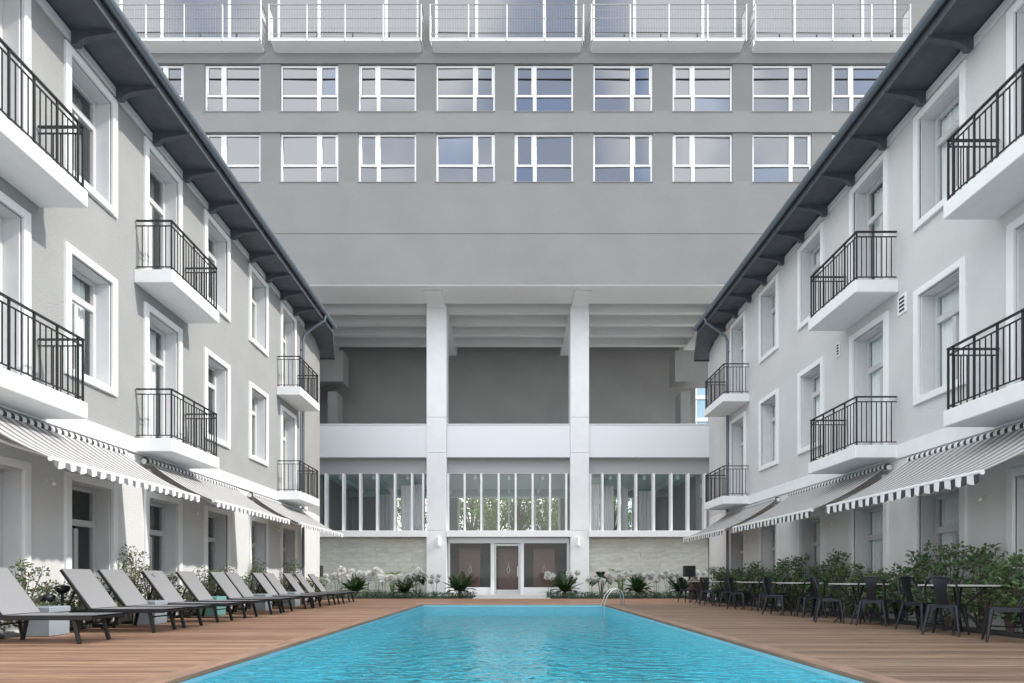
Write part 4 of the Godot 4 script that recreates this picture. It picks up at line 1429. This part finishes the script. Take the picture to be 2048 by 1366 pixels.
	# ---- pool ladder
	var lad := thing("pool_ladder", "chrome pool ladder rails at the far right corner of the pool", "pool ladder", Vector3(PX1, 0, -18.4))
	for z in [-0.25, 0.25]:
		var t := MB.new()
		t.tube([Vector3(0.52, -0.05, z), Vector3(0.50, 0.3, z), Vector3(0.43, 0.45, z), Vector3(0.30, 0.51, z), Vector3(0.15, 0.46, z), Vector3(0.02, 0.3, z), Vector3(-0.08, 0.02, z), Vector3(-0.1, -0.7, z)], 0.02, 10)
		part(lad, "handrail", t.mesh(), M.steel)
	for y in [-0.25, -0.5]:
		part(lad, "rung", boxm(Vector3(0.07, 0.03, 0.5), 0.008), M.steel, Vector3(-0.1, y, 0))

	# ---- boxes at the wing ends
	for e in [[-7.55, -1, "left"], [7.35, 1, "right"]]:
		var b := thing("planter_box", "dark brown timber planter box at the end of the %s wing" % e[2], "planter", Vector3(e[0], 0, -23.3))
		var hgt := 0.55 if e[1] < 0 else 0.72
		for i in 4:
			part(b, "board", boxm(Vector3(0.5, hgt / 4 - 0.008, 0.5), 0.006), M.brown_box, Vector3(0, hgt / 4 * (i + 0.5), 0))
		part(b, "rim", boxm(Vector3(0.54, 0.04, 0.54), 0.008), M.brown_box, Vector3(0, hgt + 0.018, 0))
		var s := thing("speaker", "black box loudspeaker on a stake by the %s end of the stone wall" % e[2], "speaker", Vector3(e[0] + (-0.3 if e[1] < 0 else 0.1), 0, -24.6))
		part(s, "cabinet", boxm(Vector3(0.28 if e[1] < 0 else 0.46, 0.46, 0.28), 0.015), M.dark, Vector3(0, 1.12, 0))
		part(s, "grille", boxm(Vector3(0.22 if e[1] < 0 else 0.40, 0.4, 0.012), 0.004), M.gunmetal, Vector3(0, 1.12, 0.146))
		part(s, "stake", boxm(Vector3(0.05, 0.92, 0.05), 0.004), M.dark, Vector3(0, 0.44, 0))

	plants(WL, WR)


func plants(WL: float, WR: float) -> void:
	# hedge of separate shrubs under the right wing
	var gr := "hedge shrubs along the right wing"
	var kinds := []
	for k in 4:
		kinds.append(make_shrub("", gr, [1.32, 1.2, 1.4, 1.1][k], 0.72, 32, 23, 0.085, M.leaf_hedge))
	var x := 7.55
	var d := 6.9
	for k in 24:
		var at := Vector3(x + rng.randf_range(-0.1, 0.05), 0, -d)
		var lab := "dense green shrub in the hedge under the right wing, %s from the camera" % ORD[k]
		var size := Vector3(1, rng.randf_range(0.74, 1.0), 1)
		var turn := rng.randf() * TAU
		if k < 4:
			kinds[k].position = at
			kinds[k].rotation.y = turn
			kinds[k].set_meta("label", lab)
		else:
			copy(kinds[rng.randi() % 4], "shrub", lab, at, turn, size)
		d += 0.64 + rng.randf_range(-0.08, 0.08)
	# thinner shrubs behind the loungers
	var gl := "sparse shrubs along the left wing"
	var thin := []
	for k in 4:
		thin.append(make_shrub("", gl, [1.25, 0.85, 1.05, 0.7][k], 0.62, 34, 16, 0.06, M.leaf_olive))
	d = 7.6
	for k in 24:
		var at := Vector3(-7.18 + rng.randf_range(-0.06, 0.1), 0, -d)
		var lab := "sparse small-leaved shrub against the left wing, %s from the camera" % ORD[k]
		var turn := rng.randf() * TAU
		if k < 4:
			thin[k].position = at
			thin[k].rotation.y = turn
			thin[k].set_meta("label", lab)
		else:
			copy(thin[rng.randi() % 4], "shrub", lab, at, turn, Vector3(1, rng.randf_range(0.8, 1.1), 1))
		d += 0.62 + rng.randf_range(-0.1, 0.1)
	# mushroom lamps among them
	for q in [[9.35, -7.02, 0.72, "taller"], [9.15, -7.1, 0.58, "shorter"]]:
		var ml := thing("garden_lamp", "%s dark mushroom garden lamp behind the nearest side table" % q[3], "garden lamp", Vector3(q[1], 0, -q[0]), 0, "mushroom lamps among the left shrubs")
		var p := MB.new()
		p.tube([Vector3.ZERO, Vector3(0, q[2] - 0.08, 0)], 0.022, 8)
		part(ml, "post", p.mesh(), M.gunmetal)
		var h := MB.new()
		h.lathe(Vector3(0, q[2] - 0.12, 0), [Vector2(0.0, 0), Vector2(0.05, 0.0), Vector2(0.10, 0.05), Vector2(0.105, 0.09), Vector2(0.09, 0.12), Vector2(0.0, 0.14)], 16)
		part(ml, "lamp_head", h.mesh(), M.gunmetal)
	# bed in front of the tower
	var cy := make_cycad()
	var cs := [[-6.5, 25.1, 1.0, "far left, behind the last loungers"], [-4.4, 25.0, 0.85, "left of the left column"], [-2.05, 25.2, 1.05, "in front of the left glass pane"], [2.35, 25.1, 1.0, "in front of the right column"], [5.4, 25.0, 1.0, "right of the pool ladder"], [7.3, 25.3, 0.95, "in front of the right planter box"]]
	for k in cs.size():
		var at := Vector3(cs[k][0], 0, -cs[k][1])
		var lab: String = "spiky green cycad in the far bed, " + cs[k][3]
		if k == 0:
			cy.position = at
			cy.scale = Vector3.ONE * 0.97
			cy.set_meta("label", lab)
		else:
			copy(cy, "cycad", lab, at, rng.randf() * TAU, Vector3.ONE * cs[k][2] * 0.97)
	var lily := [make_lily(), make_lily()]
	var ls := [-8.0, -7.5, -7.0, -6.6, -6.15, -5.7, -5.3, -4.9, -4.5, -3.9, -3.2, 1.75, 2.75, 3.5, 4.2, 4.7, 5.5, 5.9, 6.3, 6.8, 7.3, 7.8, 8.3]
	for k in ls.size():
		var dd: float = 25.2 + rng.randf_range(-0.3, 0.7)
		var at := Vector3(ls[k], 0, -dd)
		var lab := "white agapanthus, %s from the left in the far bed" % ("first" if k == 0 else ORD[k])
		if k < 2:
			lily[k].position = at
			lily[k].set_meta("label", lab)
		else:
			copy(lily[k % 2], "white_agapanthus", lab, at, rng.randf() * TAU, Vector3.ONE * rng.randf_range(0.9, 1.25))
	var e1 := make_broadleaf("broad_leaved_plant", "dark broad-leaved plant left of the left column", M.leaf_broad, 1.25, 8, 0.42, false)
	e1.position = Vector3(-4.15, 0, -26.3)
	copy(e1, "broad_leaved_plant", "dark broad-leaved plant right of the right column", Vector3(4.05, 0, -26.2), 1.3)
	var e2 := make_broadleaf("paddle_leaved_plant", "pale yellow-green paddle-leaved plant beside the right column", M.leaf_pale, 1.1, 11, 0.26, true)
	e2.position = Vector3(4.95, 0, -26.4)
	copy(e2, "paddle_leaved_plant", "pale paddle-leaved plant in front of the left stone wall", Vector3(-5.2, 0, -26.6), 2.2, Vector3(0.9, 0.9, 0.9))
	var gc := MB.new()
	for i in 5200:
		var gx := rng.randf_range(-7.2, 8.2)
		if gx > -1.4 and gx < 1.6:
			continue
		var p := Vector3(gx, rng.randf_range(0.0, 0.22), -rng.randf_range(24.3, 25.2))
		gc.col = tone(0.6, 1.4)
		var dir := (rdir() + Vector3(0, 0.7, 0)).normalized()
		var nn := dir.cross(rdir()).normalized()
		gc.leaf(p, dir, nn if nn.y > 0 else -nn, rng.randf_range(0.06, 0.12), rng.randf_range(0.03, 0.05))
	var cover := part(self, "ground_cover", gc.mesh(), M.leaf_cover)
	tag(cover, "low grey-green ground cover along the front of the far bed", "ground cover")
	cover.set_meta("kind", "stuff")
